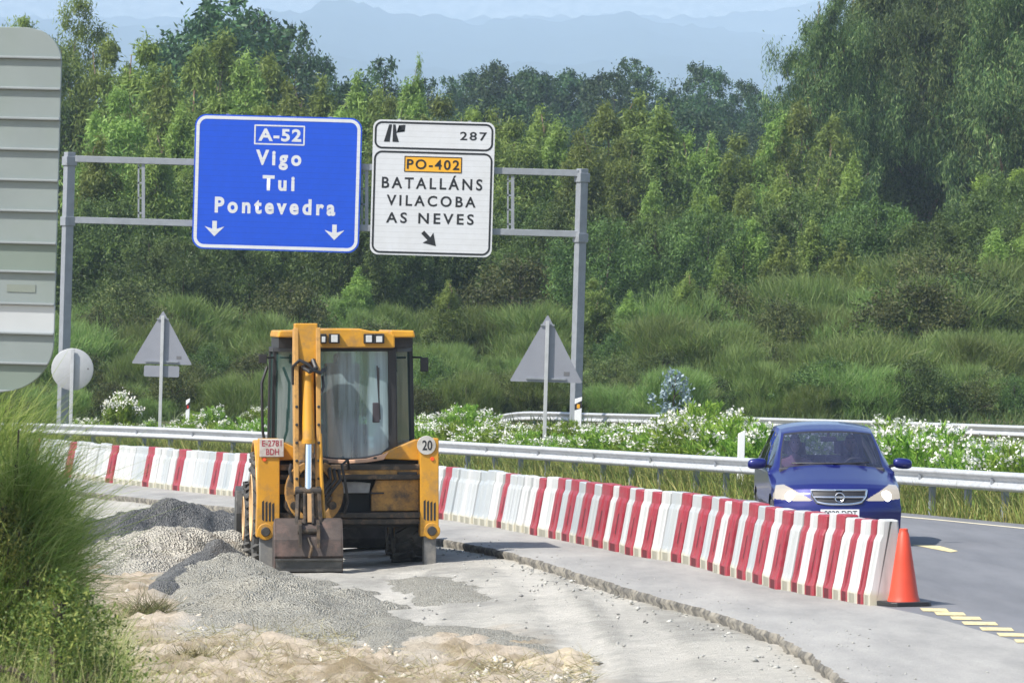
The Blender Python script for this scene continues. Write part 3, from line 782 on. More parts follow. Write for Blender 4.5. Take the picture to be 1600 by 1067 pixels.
def rrect(x0, x1, z0, z1, r, n=8):
    pts = []
    for (cx, cz, a0) in ((x1 - r, z1 - r, 0), (x0 + r, z1 - r, 90), (x0 + r, z0 + r, 180), (x1 - r, z0 + r, 270)):
        for k in range(n + 1):
            a = R(a0 + 90 * k / n); pts.append((cx + r * math.cos(a), cz + r * math.sin(a)))
    return pts
def ring(mb, x0, x1, z0, z1, r, w, y0, y1):
    o = rrect(x0, x1, z0, z1, r); i = rrect(x0 + w, x1 - w, z0 + w, z1 - w, max(r - w, 0.01)); n = len(o)
    vs = [(a, y0, c) for a, c in o] + [(a, y0, c) for a, c in i] + [(a, y1, c) for a, c in o] + [(a, y1, c) for a, c in i]
    fs = []
    for k in range(n):
        j = (k + 1) % n
        fs += [(k, j, j + n, k + n), (k + 2 * n, k + 3 * n, j + 3 * n, j + 2 * n), (k, k + 2 * n, j + 2 * n, j), (k + n, j + n, j + 3 * n, k + 3 * n)]
    mb.add(vs, fs)
def sign(name, label, corners):
    c = sum((LX(*k) for k in corners), Vector()) / 4
    return thing(name, label, 'road sign', (c.x, YG - 0.24, c.z))
def rel(o, px, py):
    v = LX(px, py); return v.x - o.location.x, v.z - o.location.z
# blue sign
cs = [(309, 178.5), (568.5, 186.5), (558, 396), (299, 388)]
bs = sign('road_sign', 'large blue motorway sign A-52 Vigo Tui Pontevedra on the gantry', cs)
w2, h2 = 2.605, 2.10
b = MB(); b.prism(rrect(-w2, w2, -h2, h2, 0.36), -0.03, 0.03); b.build('panel', sb, bs)
b = MB(); ring(b, -w2 + 0.045, w2 - 0.045, -h2 + 0.045, h2 - 0.045, 0.33, 0.10, -0.036, -0.031); b.build('border', sw, bs)
b = MB()
for k in (-1.6, 0, 1.6): b.box(k - 0.05, k + 0.05, 0.03, 0.14, -h2 + 0.1, h2 + 0.03)
b.build('bracket', galv_dull, bs)
YL = -0.034
def put(o, body, px, py, wpx, hpx, m, bold, spacing=1.0):
    x, z = rel(o, px, py); return lettering(body, x, YL, z, wpx / S, hpx / S, m, o, bold, 'lettering reading ' + body, spacing)
put(bs, 'A-52', 438, 212, 67, 20, sw, 0.035, 1.15)
x, z = rel(bs, 437.5, 212); b = MB(); ring(b, x - 0.79, x + 0.79, z - 0.31, z + 0.31, 0.03, 0.045, -0.036, -0.031); b.build('road_number_frame', sw, bs)
put(bs, 'Vigo', 436, 251, 71, 31, sw, 0.04, 1.42)
put(bs, 'Tui', 436, 287, 50, 24, sw, 0.04, 1.42)
put(bs, 'Pontevedra', 430.5, 323, 188, 25, sw, 0.04, 1.42)
def arrow(o, px, py, m):
    x, z = rel(o, px, py); b = MB()
    b.prism([(x - 0.07, z + 0.23), (x + 0.07, z + 0.23), (x + 0.07, z - 0.02), (x + 0.31, z + 0.06), (x, z - 0.25), (x - 0.31, z + 0.06), (x - 0.07, z - 0.02)], -0.037, -0.031)
    b.build('arrow', m, o)
arrow(bs, 336, 357, sw); arrow(bs, 523, 363, sw)
# white exit sign
cs = [(586, 187), (776, 193), (766, 402.5), (576, 396)]
ws = sign('road_sign', 'white exit sign PO-402 Batalláns Vilacoba As Neves beside the blue sign', cs)
w2 = 1.90; zt = rel(ws, 680, 190)[1]; z1 = rel(ws, 680, 235.5)[1]; z2 = rel(ws, 680, 238)[1]; zb = rel(ws, 672, 400)[1]
zt += 0.0; mid = (z1 + z2) / 2
b = MB(); b.prism(rrect(-w2, w2, zb, zt, 0.25), -0.03, 0.03); b.build('panel', sw, ws)
b = MB(); ring(b, -w2 + 0.05, w2 - 0.05, mid + 0.03, zt - 0.05, 0.24, 0.06, -0.036, -0.031); ring(b, -w2 + 0.05, w2 - 0.05, zb + 0.05, mid - 0.03, 0.26, 0.06, -0.036, -0.031); b.build('border', sk, ws)
b = MB()
for k in (-1.1, 1.1): b.box(k - 0.05, k + 0.05, 0.03, 0.14, zb + 0.1, zt + 0.04)
b.build('bracket', galv_dull, ws)
put(ws, '287', 740, 214, 42, 13.5, sk, 0.02, 1.25)
x, z = rel(ws, 677, 258); b = MB(); b.box(x - 0.90, x + 0.90, -0.033, -0.0305, z - 0.25, z + 0.25); pl = b.build('road_number_panel', so, ws)
b = MB(); ring(b, x - 0.90, x + 0.90, z - 0.25, z + 0.25, 0.02, 0.03, -0.038, -0.0335); b.build('road_number_frame', sk, ws)
YL = -0.040; put(ws, 'PO-402', 677, 258, 82, 15.5, sk, 0.02, 1.25); YL = -0.034
put(ws, 'BATALLÁNS', 675.5, 285.5, 157, 22.5, sk, 0.022, 1.38)
put(ws, 'VILACOBA', 674, 315, 139, 17, sk, 0.022, 1.38)
put(ws, 'AS NEVES', 672, 342, 137, 17, sk, 0.022, 1.38)
x, z = rel(ws, 671, 374); b = MB()
u = lambda a, c: (x + (a * 0.7071 + c * 0.7071), z + (-a * 0.7071 + c * 0.7071))
b.prism([u(-0.30, 0.065), u(-0.02, 0.065), u(-0.06, 0.23), u(0.30, 0), u(-0.06, -0.23), u(-0.02, -0.065), u(-0.30, -0.065)], -0.037, -0.031); b.build('arrow', sk, ws)
# motorway exit symbol
x, z = rel(ws, 617, 209); b = MB()
b.prism([(x - 0.33, z - 0.27), (x - 0.15, z - 0.27), (x - 0.09, z + 0.27), (x - 0.18, z + 0.27)], -0.037, -0.031)
b.prism([(x - 0.06, z - 0.27), (x + 0.14, z - 0.27), (x + 0.05, z + 0.0), (x + 0.22, z + 0.16), (x + 0.13, z + 0.25), (x + 0.33, z + 0.27), (x + 0.31, z + 0.06), (x + 0.245, z + 0.12), (x + 0.06, z + 0.02), (x + 0.02, z + 0.27), (x - 0.055, z + 0.27)], -0.037, -0.031)
b.build('exit_symbol', sk, ws)

# ------------------------------------------------------------------ signs seen from behind
red_film = mat('red_sign_edge', (0.35, 0.05, 0.05), 0.5)
def tri_sign(apex, base_y, half, s, foot_y, label, plate=None):
    q = P(apex[0], apex[1], s); r_ = P(apex[0] - 4, base_y, s)
    h = q.z - r_.z; zg = q.z - h
    root = thing('warning_sign', label, 'road sign', (q.x, q.y, gz(q.x, q.y)))
    z0 = q.z - root.location.z; w = half / s; rr = 0.06
    pts = []
    tri = [(0, z0), (-w, z0 - h), (w, z0 - h)]
    cx = (0, z0 - h * 0.667)
    for i in range(3):      # rounded corners
        a, p_, c = Vector(tri[i - 1]), Vector(tri[i]), Vector(tri[(i + 1) % 3])
        u1 = (a - p_).normalized(); u2 = (c - p_).normalized()
        for k in range(6):
            t_ = k / 5; A, B = p_ + u1 * rr, p_ + u2 * rr
            pts.append(tuple((A * (1 - t_) + p_ * t_) * (1 - t_) + (p_ * (1 - t_) + B * t_) * t_))
    b = MB(); b.prism(pts, 0.0, 0.03); pan = b.build('panel', sign_grey, root)
    b = MB(); b.bar((-0.17, -0.02, z0 - h * 0.16), (0.17, -0.02, z0 - h * 0.16), 0.04, 0.04); b.bar((-w * 0.55, -0.02, z0 - h * 0.95), (w * 0.55, -0.02, z0 - h * 0.95), 0.04, 0.04); b.build('clamp', galv_dull, root)
    b = MB(); b.box(-0.045, 0.045, -0.10, -0.04, -0.5, z0 - h * 0.10); b.build('post', galv, root, bevel=0.006)
    b = MB(); b.box(w * 0.48, w * 0.64, -0.004, -0.001, z0 - h * 0.90, z0 - h * 0.84); b.build('sticker', mat('dark_sticker', (0.14, 0.14, 0.15)), root)
    if plate:
        b = MB(); b.prism(rrect(-0.5, 0.5, z0 - h - 0.36, z0 - h - 0.04, 0.05), 0.0, 0.03); b.build('plate', sign_grey, root)
    return root
tri_sign((856, 491), 597, 57, 64, 680, 'back of a triangular warning sign in front of the right gantry post')
tri_sign((255, 485), 569, 47.5, 55, 650, 'back of a triangular sign with a small plate below it left of the backhoe', plate=True)
q = P(113, 577, 55)
rs = thing('round_sign', 'back of a round grey sign at the foot of the left gantry post', 'road sign', (q.x, q.y, gz(q.x, q.y)))
b = MB(); zc = q.z - rs.location.z; b.lathe([(0.0, 0.0), (0.58, 0.0), (0.6, 0.01), (0.6, 0.03), (0.0, 0.03)], 40, 'y', (0, 0, zc)); b.build('panel', mat('pale_sign_back', (0.40, 0.41, 0.42), 0.5, 0.2, 0.05), rs, True)
b = MB(); b.box(-0.05, 0.05, -0.11, -0.05, -0.5, zc + 0.58); b.build('post', galv, rs, bevel=0.006)
b = MB(); b.box(0.42, 0.47, -0.003, -0.0005, zc + 0.0, zc + 0.05); b.build('sticker', mat('dark_sticker', (0.14, 0.14, 0.15)), rs)

def delineator(px, ytop, ybot, s, label, refl, wpx=11):
    q = P(px, ytop, s); root = thing('delineator_post', label, 'delineator post', (q.x, q.y, gz(q.x, q.y)))
    w = wpx / s / 2; z1 = q.z - root.location.z; hh = (ybot - ytop) / s
    b = MB(); b.prism([(-w, -0.3), (w, -0.3), (w, z1), (-w, z1 - 0.07)], -0.05, 0.05); b.build('post_body', white_paint, root, bevel=0.01)
    if refl:
        b = MB(); b.prism([(-w - 0.004, z1 - 0.18 - hh * 0.55), (w + 0.004, z1 - 0.10 - hh * 0.55), (w + 0.004, z1 - 0.10), (-w - 0.004, z1 - 0.22)], -0.054, 0.054); bd = b.build('black_band', black, root)
        b = MB(); b.box(-w * 0.42, w * 0.42, -0.060, -0.055, z1 - 0.17 - hh * 0.42, z1 - 0.22); b.build('reflector', refl, bd)
    return root
delineator(904, 620, 641, 52, 'small white and black marker post with amber reflector at the right gantry post', mat('amber_reflector', (0.8, 0.38, 0.03), 0.3))
delineator(294, 622, 640, 50, 'small marker post with red reflector above the left oleanders', mat('red_reflector', (0.5, 0.03, 0.02), 0.3), 6)
delineator(1159, 672, 712, 80, 'plain white marker post among the oleanders left of the blue car', None, 11)

# big sign at the left edge, seen from behind
s = 268.0
cR = P(98, 45, s)
lam = mat('aluminium_lamella', (0.24, 0.278, 0.275), 0.5, 0.2, 0.06, 2.5, dirt=(0.21, 0.26, 0.215), dscale=1.2, damt=(0.5, 0.9))
lam2 = mat('aluminium_painted_sheen', (0.52, 0.55, 0.57), 0.35, 0.3, 0.06, 2.5)  # paler slat: sheen painted into the colour
lam4 = mat('aluminium_painted_reflection', (0.19, 0.235, 0.205), 0.5, 0.2, 0.06, 2.5)  # darker greenish slats: reflections painted into the colour
lam3 = mat('lip_aluminium', (0.26, 0.29, 0.30), 0.45, 0.3, 0.06)
zt = cR.z; hB = 569 / s; zb = zt - hB; W = 1.9
bz = gz(cR.x - 0.9, cR.y)
bo = thing('direction_sign', 'large sign at the left edge seen from behind with horizontal metal slats', 'road sign', (cR.x, cR.y, bz), R(-3))
ed = [47, 94, 142, 189, 237, 285, 333, 383, 428, 478, 524, 571, 615]
prev = 45
def clipx(z):   # right outline with its two round corners
    r1, r2 = 0.20, 0.30
    a = zt - bz - z; c = z - (zb - bz)
    x = 0.0
    if a < r1: x = min(x, -r1 + math.sqrt(max(r1 * r1 - (r1 - a) ** 2, 0)))
    if c < r2: x = min(x, -r2 + math.sqrt(max(r2 * r2 - (r2 - c) ** 2, 0)))
    return x
for k, e in enumerate(ed[1:]):
    za, zb_ = (zt - bz) - (prev - 45) / s, (zt - bz) - (e - 45) / s
    zz = np.linspace(zb_ + 0.012, za, 12)
    poly = [(-W, zb_ + 0.012)] + [(clipx(z), z) for z in zz] + [(-W, za)]
    b = MB(); b.prism(poly, -0.012, 0.012, mi=0)
    poly = [(-W, zb_), (clipx(zb_), zb_), (clipx(zb_ + 0.014), zb_ + 0.014), (-W, zb_ + 0.014)]
    b.prism(poly, -0.035, 0.010, mi=1)
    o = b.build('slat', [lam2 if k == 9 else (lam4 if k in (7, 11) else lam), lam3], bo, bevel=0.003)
    if k == 9: o['label'] = 'slat near the bottom painted paler for its sheen'
    prev = e
b = MB(); x0, x1 = (20 - 96) / s, (65 - 96) / s; zc = (zt - bz) - (452 - 45) / s; b.box(x0, x1, -0.016, -0.0125, zc - 0.022, zc + 0.022); b.build('sticker', mat('grey_label', (0.20, 0.23, 0.20)), bo)
for xx in (-0.55, -1.5):
    b = MB(); b.box(xx - 0.05, xx + 0.05, 0.013, 0.12, -0.5, zt - bz - 0.05); b.build('post', galv_dull, bo)
# ------------------------------------------------------------------ backhoe loader
yel = mat('machine_yellow', (0.55, 0.268, 0.018), 0.48, var=0.14, scale=3, dirt=(0.27, 0.165, 0.07), dscale=3.4, damt=(0.48, 0.72), coat=0.1)
yel_d = mat('dirty_yellow', (0.42, 0.22, 0.05), 0.6, var=0.3, scale=5, dirt=(0.085, 0.058, 0.035), dscale=4, damt=(0.42, 0.62))
grease = mat('greasy_dark_steel', (0.045, 0.036, 0.028), 0.55, 0.2, 0.4, 6, dirt=(0.20, 0.13, 0.07), dscale=6, damt=(0.5, 0.72))
rust = mat('worn_bucket_steel', (0.075, 0.058, 0.050), 0.55, 0.3, 0.3, 4, dirt=(0.17, 0.105, 0.085), dscale=2.6, damt=(0.48, 0.7), bmp=0.2, bscale=20)
steel_d = mat('dark_worn_steel', (0.07, 0.068, 0.065), 0.45, 0.5, 0.3, 5, dirt=(0.18, 0.17, 0.15), damt=(0.5, 0.75))
footgrey = mat('stabiliser_grey', (0.17, 0.17, 0.165), 0.6, 0.2, 0.2, 5, dirt=(0.27, 0.25, 0.22), damt=(0.5, 0.7))
pinkb = mat('faded_sill', (0.66, 0.40, 0.26), 0.55, var=0.08)
cabglass = glass('cab_glass', (0.50, 0.68, 0.70), 0.14, 0.04, ((0.50, 0.66, 0.71), 0.10, 0.62))  # pale blue streaks hold dust and painted sky reflection
sideglass = glass('tinted_side_glass', (0.16, 0.30, 0.27), 0.0, 0.05, ((0.02, 0.05, 0.046), 0.5, 0.8))
seat_m = mat('dark_blue_seat', (0.025, 0.04, 0.10), 0.8)
pos = gp(543, 887, -0.2); pos.z = pit_z(pos.x, pos.y) + 0.0
bh = thing('backhoe_loader', 'muddy yellow backhoe loader seen from behind with its digging arm folded up', 'backhoe loader', pos, R(6), TILT)
bev_ = 0.012
# stabilisers
for sx in (-1, 1):
    x0, x1 = (-1.14, -0.85) if sx < 0 else (0.90, 1.13)
    b = MB(); b.prism([(x0, 0.52), (x1, 0.52), (x1, 1.62), (x0 + (0.03 if sx < 0 else 0), 1.62)], -0.12, 0.16)
    cx = (x0 + x1) / 2; b.lathe([(0.0, -0.13), (0.105, -0.13), (0.105, 0.16), (0, 0.16)], 20, 'y', (cx + sx * 0.03, 0, 0.47)); b.box(x0, x1, -0.12, 0.16, 0.40, 0.53)
    st = b.build('stabiliser', yel, bh, bevel=0.01)
    b = MB()
    for k in range(4): b.prism([(cx - 0.075 + k * 0.042, 0.60 + (0 if k else .02)), (cx - 0.05 + k * 0.042, 0.60), (cx - 0.05 + k * 0.042, 0.86 - k * 0.01), (cx - 0.075 + k * 0.042, 0.84 - k * 0.01)], -0.123, -0.1205)
    b.build('slot', black, st)
    b = MB(); b.lathe([(0, -0.015), (0.05, -0.015), (0.06, 0), (0.06, 0.01), (0, 0.01)], 16, 'y', (cx + sx * 0.03, -0.135, 0.47)); b.build('pin', steel_d, st, True)
    b = MB(); b.box(x0 + 0.045, x1 - 0.03, -0.09, 0.12, 0.03, 0.45); b.box(x0 - 0.02, x1 + 0.0, -0.14, 0.18, 0.0, 0.035); b.build('foot', footgrey, st, bevel=0.008)
    b = MB(); b.lathe([(0, -0.012), (0.022, -0.012), (0.026, 0), (0, 0)], 14, 'y', (cx - (0.045 if sx < 0 else -0.035), -0.122, 1.365)); b.build('reflector', mat('orange_red_reflector', (0.75, 0.09, 0.02), 0.35), st)
# licence plate and speed disc
b = MB(); b.box(-1.10, -0.80, -0.142, -0.128, 1.395, 1.62); pl = b.build('licence_plate', mat('dirty_plate', (0.50, 0.48, 0.46), 0.6, var=0.1, dirt=(0.34, 0.28, 0.24), damt=(0.45, 0.7), dscale=9), bh, bevel=0.006)
redink = mat('red_plate_ink', (0.33, 0.03, 0.06), 0.6)
lettering('E-2781', -0.95, -0.1445, 1.565, 0.24, 0.075, redink, pl, 0.01, 'lettering reading E-2781')
lettering('BDH', -0.94, -0.1445, 1.46, 0.16, 0.075, redink, pl, 0.01, 'lettering reading BDH')
b = MB(); b.lathe([(0, -0.012), (0.115, -0.012), (0.118, 0), (0, 0)], 28, 'y', (0.975, -0.126, 1.535)); dsk = b.build('speed_disc', mat('dirty_white_disc', (0.47, 0.46, 0.43), 0.6, var=0.1, dirt=(0.3, 0.26, 0.2), damt=(0.5, 0.7), dscale=9), bh)
lettering('20', 0.985, -0.1405, 1.535, 0.125, 0.125, black, dsk, 0.02, 'lettering reading 20')
# frame between the stabilisers
b = MB(); b.box(-0.86, 0.91, -0.02, 0.12, 1.225, 1.295); b.box(-0.86, 0.91, -0.05, 0.02, 1.11, 1.17); b.box(-0.86, 0.91, -0.02, 0.12, 0.55, 0.62); b.box(-0.86, 0.91, -0.06, 0.04, 0.63, 0.70)
b.build('slide_rail', grease, bh, bevel=0.01)
b = MB(); b.box(-0.1, 0.9, 0.0, 0.06, 1.17, 1.225); b.build('yellow_strip', yel_d, bh)
b = MB(); b.box(-0.84, 0.9, 0.20, 0.26, 0.50, 1.36); b.build('back_plate', mat('black_steel', (0.012, 0.011, 0.010), 0.7), bh)
b = MB(); b.prism([(0.30, 0.71), (0.90, 0.71), (0.90, 1.10), (0.36, 1.10), (0.30, 0.95)], 0.06, 0.14); b.build('yellow_plate', yel_d, bh, bevel=0.01)
b = MB(); b.prism([(-0.12, 0.935), (0.28, 0.935), (0.30, 1.06), (0.1, 1.08), (-0.12, 1.07)], 0.10, 0.15); b.build('step_plate', mat('scuffed_grey_plate', (0.33, 0.33, 0.33), 0.6, 0.1, 0.3, 5), bh, bevel=0.008)
b = MB(); b.box(0.28, 0.46, 0.03, 0.058, 0.925, 0.945); b.box(0.62, 0.87, -0.03, 0.0, 1.10, 1.20); b.build('clamp_block', black, bh, bevel=0.008)
# slewing casting
b = MB()
arc = [(-0.43 + 0.36 * math.cos(R(a)), 0.96 + 0.40 * math.sin(R(a))) for a in range(-75, 80, 12)]
arc2 = [(-0.43 + 0.22 * math.cos(R(a)), 0.96 + 0.30 * math.sin(R(a))) for a in range(78, -78, -12)]
b.prism(arc + arc2, -0.34, -0.06)
arc = [(-0.43 - 0.36 * math.cos(R(a)), 0.96 + 0.40 * math.sin(R(a))) for a in range(-75, 80, 12)]
arc2 = [(-0.43 - 0.25 * math.cos(R(a)), 0.96 + 0.32 * math.sin(R(a))) for a in range(78, -78, -12)]
b.prism(arc + arc2, -0.34, -0.06)
sl = b.build('slew_casting', yel_d, bh, bevel=0.012)
b = MB(); b.box(-0.62, -0.25, -0.25, 0.0, 0.55, 1.36); b.lathe([(0, -0.30), (0.14, -0.30), (0.14, 0.0)], 16, 'y', (-0.43, 0, 1.25)); b.build('kingpost', grease, sl, bevel=0.02)
for xx in (-0.68, -0.21):
    b = MB(); b.lathe([(0, -0.36), (0.05, -0.36), (0.055, -0.33), (0.11, -0.33), (0.115, 0.1), (0, 0.1)], 18, 'y', (xx, 0, 0.80)); b.build('slew_cylinder', grease, sl, True)
b = MB()
for k, (x0, x1) in enumerate(((-0.72, -0.60), (-0.66, -0.58), (-0.24, -0.36), (-0.18, -0.34), (-0.12, -0.3))):
    b.tube([(x0, -0.30, 1.30 - 0.02 * k), (x0 - 0.02, -0.42, 1.24), (x0, -0.44, 1.12), (x1, -0.40, 1.0 - 0.03 * k), (x1, -0.3, 0.92)], 0.022, 7)
b.tube([(0.02, -0.1, 1.25), (-0.02, -0.3, 1.36), (-0.1, -0.42, 1.3), (-0.06, -0.44, 1.1), (-0.02, -0.36, 0.85), (-0.05, -0.2, 0.7)], 0.018, 7)
b.build('hose', black, bh, True)
# boom (behind), dipper, ram, links, bucket
X0 = -0.545
b = MB()
b.bar((X0, -0.12, 1.0), (X0, 0.12, 2.0), 0.24, 0.32); b.bar((X0, 0.12, 1.95), (X0, -0.18, 2.98), 0.22, 0.28)
bo = b.build('boom', yel_d, bh, bevel=0.02)
b = MB()
b.prism([(X0 - 0.15, 3.05), (X0 + 0.13, 3.05), (X0 + 0.13, 2.62), (X0 + 0.10, 2.60), (X0 - 0.10, 2.52), (X0 - 0.15, 2.52)], -0.72, -0.40); b.build('dipper_head', yel, bh, bevel=0.012)
b = MB()
for sx in (-1, 1):
    xx = X0 + sx * 0.135
    b.prism([(-0.40, 2.98), (-0.72, 3.0), (-0.79, 2.5), (-0.84, 1.7), (-0.84, 1.0), (-0.72, 0.95), (-0.50, 1.6), (-0.34, 2.5)], xx - 0.028, xx + 0.028, 'x')
b.box(X0 - 0.12, X0 + 0.12, -0.45, -0.40, 1.6, 2.95)
for k in range(6):
    for sx in (-1, 1): b.lathe([(0, -0.012), (0.02, -0.012), (0.02, 0.0)], 8, 'y', (X0 + sx * 0.135, -0.842 + 0.05 * max(0, k - 3) * 0.5, 1.15 + 0.22 * k), mi=1)
dp = b.build('dipper', [mat('worn_tan_yellow', (0.50, 0.27, 0.07), 0.55, var=0.25, scale=5, dirt=(0.16, 0.10, 0.05), dscale=5, damt=(0.5, 0.68)), black], bh, bevel=0.008)
b = MB(); b.tube([(X0 + 0.01, -0.66, 2.46), (X0 + 0.01, -0.84, 1.60)], 0.075, 18); b.lathe([(0, -0.02), (0.085, -0.02), (0.085, 0.03), (0, 0.03)], 18, 'z', (X0 + 0.01, -0.842, 1.60)); rm = b.build('ram', yel, bh, True)
b = MB(); b.tube([(X0 + 0.01, -0.84, 1.60), (X0 + 0.0, -0.93, 1.0)], 0.044, 16); b.build('ram_rod', chrome, rm, True)
b = MB(); b.tube([(X0 - 0.17, -0.72, 2.3), (X0 - 0.18, -0.78, 2.52), (X0 - 0.10, -0.86, 2.60), (X0 + 0.0, -0.88, 2.55), (X0 + 0.06, -0.87, 2.48), (X0 + 0.16, -0.80, 2.44), (X0 + 0.2, -0.72, 2.48)], 0.022, 8)
b.tube([(X0 - 0.06, -0.80, 2.52), (X0 + 0.02, -0.88, 2.46), (X0 + 0.1, -0.84, 2.5), (X0 + 0.07, -0.75, 2.6)], 0.03, 8)
b.tube([(X0 + 0.19, -0.7, 2.4), (X0 + 0.2, -0.78, 2.28), (X0 + 0.17, -0.80, 2.2)], 0.018, 7); b.build('arm_hose', black, bh, True)
b = MB(); b.tube([(X0 + 0.155, -0.82, 1.7), (X0 + 0.165, -0.86, 1.2), (X0 + 0.20, -0.9, 0.62)], 0.022, 8); b.build('side_link', yel, bh, True)
b = MB()
for sx in (-1, 1):
    b.bar((X0 + sx * 0.115, -0.90, 1.05), (X0 + sx * 0.14, -1.0, 0.55), 0.045, 0.11); b.bar((X0 + sx * 0.05, -0.96, 0.98), (X0 + sx * 0.05, -1.05, 0.6), 0.03, 0.07)
b.tube([(X0 - 0.16, -0.93, 1.0), (X0 + 0.16, -0.93, 1.0)], 0.05, 12); b.tube([(X0 - 0.17, -1.02, 0.58), (X0 + 0.17, -1.02, 0.58)], 0.045, 12)
b.build('tipping_link', grease, bh, bevel=0.006)
b = MB(); b.bar((X0 + 0.01, -0.94, 0.98), (X0 + 0.01, -1.04, 0.62), 0.05, 0.06); b.build('link_ram', mat('tan_rod', (0.36, 0.22, 0.10), 0.6, var=0.3), bh)
# bucket: back plate towards the viewer, open side to the machine
prof = [(-1.00, 0.66), (-1.06, 0.60), (-1.16, 0.42), (-1.20, 0.22), (-1.16, 0.16), (-1.12, 0.02), (-1.04, -0.03), (-0.80, 0.02), (-0.55, 0.10)]
inn = [(y + 0.03, z + 0.015) for y, z in prof[::-1]]
xa, xb2 = X0 - 0.41, X0 + 0.40
b = MB(); b.prism(prof + inn, xa, xb2, 'x', 0)
side = prof + [(-0.62, 0.35), (-0.80, 0.58)]
b.prism(side, xa - 0.012, xa + 0.012, 'x', 0); b.prism(side, xb2 - 0.012, xb2 + 0.012, 'x', 0)
bk = b.build('bucket', [rust], bh, bevel=0.006)
b = MB(); b.box(xa + 0.0, xb2 - 0.0, -1.185, -1.163, 0.03, 0.165); b.box(xa - 0.01, xb2 + 0.01, -1.225, -1.195, 0.165, 0.19); b.build('wear_plate', steel_d, bk, bevel=0.004)
b = MB()
for sx in (-1, 1): b.prism([(-1.0, 0.62), (-1.17, 0.40), (-1.24, 0.32), (-1.22, 0.60), (-1.06, 0.66)], X0 + sx * 0.11 - 0.02, X0 + sx * 0.11 + 0.02, 'x')
b.tube([(X0 - 0.14, -1.13, 0.52), (X0 + 0.14, -1.13, 0.52)], 0.035, 10); b.tube([(X0 - 0.02, -1.16, 0.45), (X0 + 0.03, -1.22, 0.33), (X0 - 0.0, -1.2, 0.2)], 0.02, 6); b.build('bucket_lug', grease, bk, bevel=0.006)
# cab
def cabz(z): return z
zl, zh = 1.38, 2.74
plan_l = [(-0.62, 0.30), (-0.88, 0.85), (-0.88, 1.85), (-0.55, 2.15)]
plan = plan_l + [(-x, y) for x, y in plan_l[::-1]]           # left rear ... front ... right rear
b = MB()
def post(p, w=0.05, z0=zl, z1=zh): b.bar((p[0], p[1], z0), (p[0] * 0.97, p[1], z1), w, w)
for p_ in plan: post(p_, 0.06)
b.box(-0.60, 0.60, 0.27, 0.33, 2.70, 2.76)
for sx in (-1, 1): b.bar((sx * 0.62, 0.30, 2.72), (sx * 0.86, 0.85, 2.72), 0.05, 0.06); b.bar((sx * 0.86, 0.85, 2.72), (sx * 0.86, 1.85, 2.72), 0.05, 0.06)
b.bar((0.585, 0.275, 1.36), (0.575, 0.275, 2.72), 0.10, 0.03)
b.bar((-0.585, 0.275, 1.36), (-0.575, 0.275, 2.72), 0.10, 0.03)
cf = b.build('cab_frame', black, bh, bevel=0.008)
# curved rear glass with a bellied lower edge
nx, nz = 16, 14
gx = np.linspace(-0.54, 0.54, nx); vs = []
for k in range(nz):
    for i in range(nx):
        zb_ = 1.44 - 0.085 * (1 - (gx[i] / 0.54) ** 2) + 0.05 * max(0, abs(gx[i]) - .44) / .1
        z = zb_ + (2.70 - zb_) * k / (nz - 1)
        vs.append((gx[i], 0.28 - 0.05 * (1 - (gx[i] / 0.54) ** 2), z))
fs = [(k * nx + i, k * nx + i + 1, (k + 1) * nx + i + 1, (k + 1) * nx + i) for k in range(nz - 1) for i in range(nx - 1)]
b = MB(); b.add(vs, fs); b.build('rear_window', cabglass, bh, True)
b = MB(); b.tube([(g, 0.275 - 0.05 * (1 - (g / 0.54) ** 2), 1.435 - 0.085 * (1 - (g / 0.54) ** 2) + 0.05 * max(0, abs(g) - .44) / .1) for g in np.linspace(-0.55, 0.55, 21)], 0.018, 8); b.build('window_seal', black, bh, True)
def pane(pa, pb, z0, z1, name='side_window', m=sideglass):
    b = MB(); b.add([(pa[0], pa[1], z0), (pb[0], pb[1], z0), (pb[0] * 0.97, pb[1], z1), (pa[0] * 0.97, pa[1], z1)], [(0, 1, 2, 3)]); return b.build(name, m, bh)
for i in range(3): pane(plan[i], plan[i + 1], 1.40, 2.70)
for i in range(4, 7): pane(plan[i], plan[i + 1], 1.40, 2.70)
pane(plan[3], plan[4], 1.40, 2.70, 'front_window', cabglass)
b = MB()      # roof: thick middle, thin wings, raised crown
b.prism([(-0.55, 2.745), (0.60, 2.745), (0.60, 2.90), (0.50, 2.945), (0.30, 2.955), (0.15, 2.985), (-0.20, 2.985), (-0.55, 2.955)], 0.10, 2.25)
for sx in (-1, 1): b.prism([(sx * 0.55, 2.87), (sx * 0.86, 2.875), (sx * 0.84, 2.96), (sx * 0.55, 2.965)], 0.14, 2.15)
b.build('roof', yel, bh, bevel=0.018)
b = MB(); b.box(-0.84, 0.84, 0.30, 2.1, 2.745, 2.868); b.build('roof_lining', black, bh)
lens = mat('clear_lens', (0.75, 0.78, 0.8), 0.15, 0.3)
for (xx, w, h) in ((-0.295, 0.05, 0.07), (-0.16, 0.09, 0.09), (0.27, 0.085, 0.085), (0.40, 0.085, 0.075)):
    b = MB(); b.box(xx - w * 0.75, xx + w * 0.75, 0.04, 0.10, 2.80, 2.92); hl = b.build('work_light', black, bh, bevel=0.008)
    b = MB(); b.box(xx - w * 0.45, xx + w * 0.45, 0.030, 0.039, 2.815, 2.815 + h); b.build('lens', lens, hl, bevel=0.004)
b = MB(); b.bar((0.385, 0.20, 2.52), (0.42, 0.19, 1.85), 0.02, 0.012); b.bar((0.41, 0.185, 1.96), (0.405, 0.185, 2.5), 0.012, 0.02); b.build('wiper', black, bh)
b = MB(); b.box(0.33, 0.42, 0.24, 0.32, 1.81, 2.06); b.build('wiper_motor', mat('grey_black', (0.05, 0.045, 0.055), 0.6), bh, bevel=0.01)
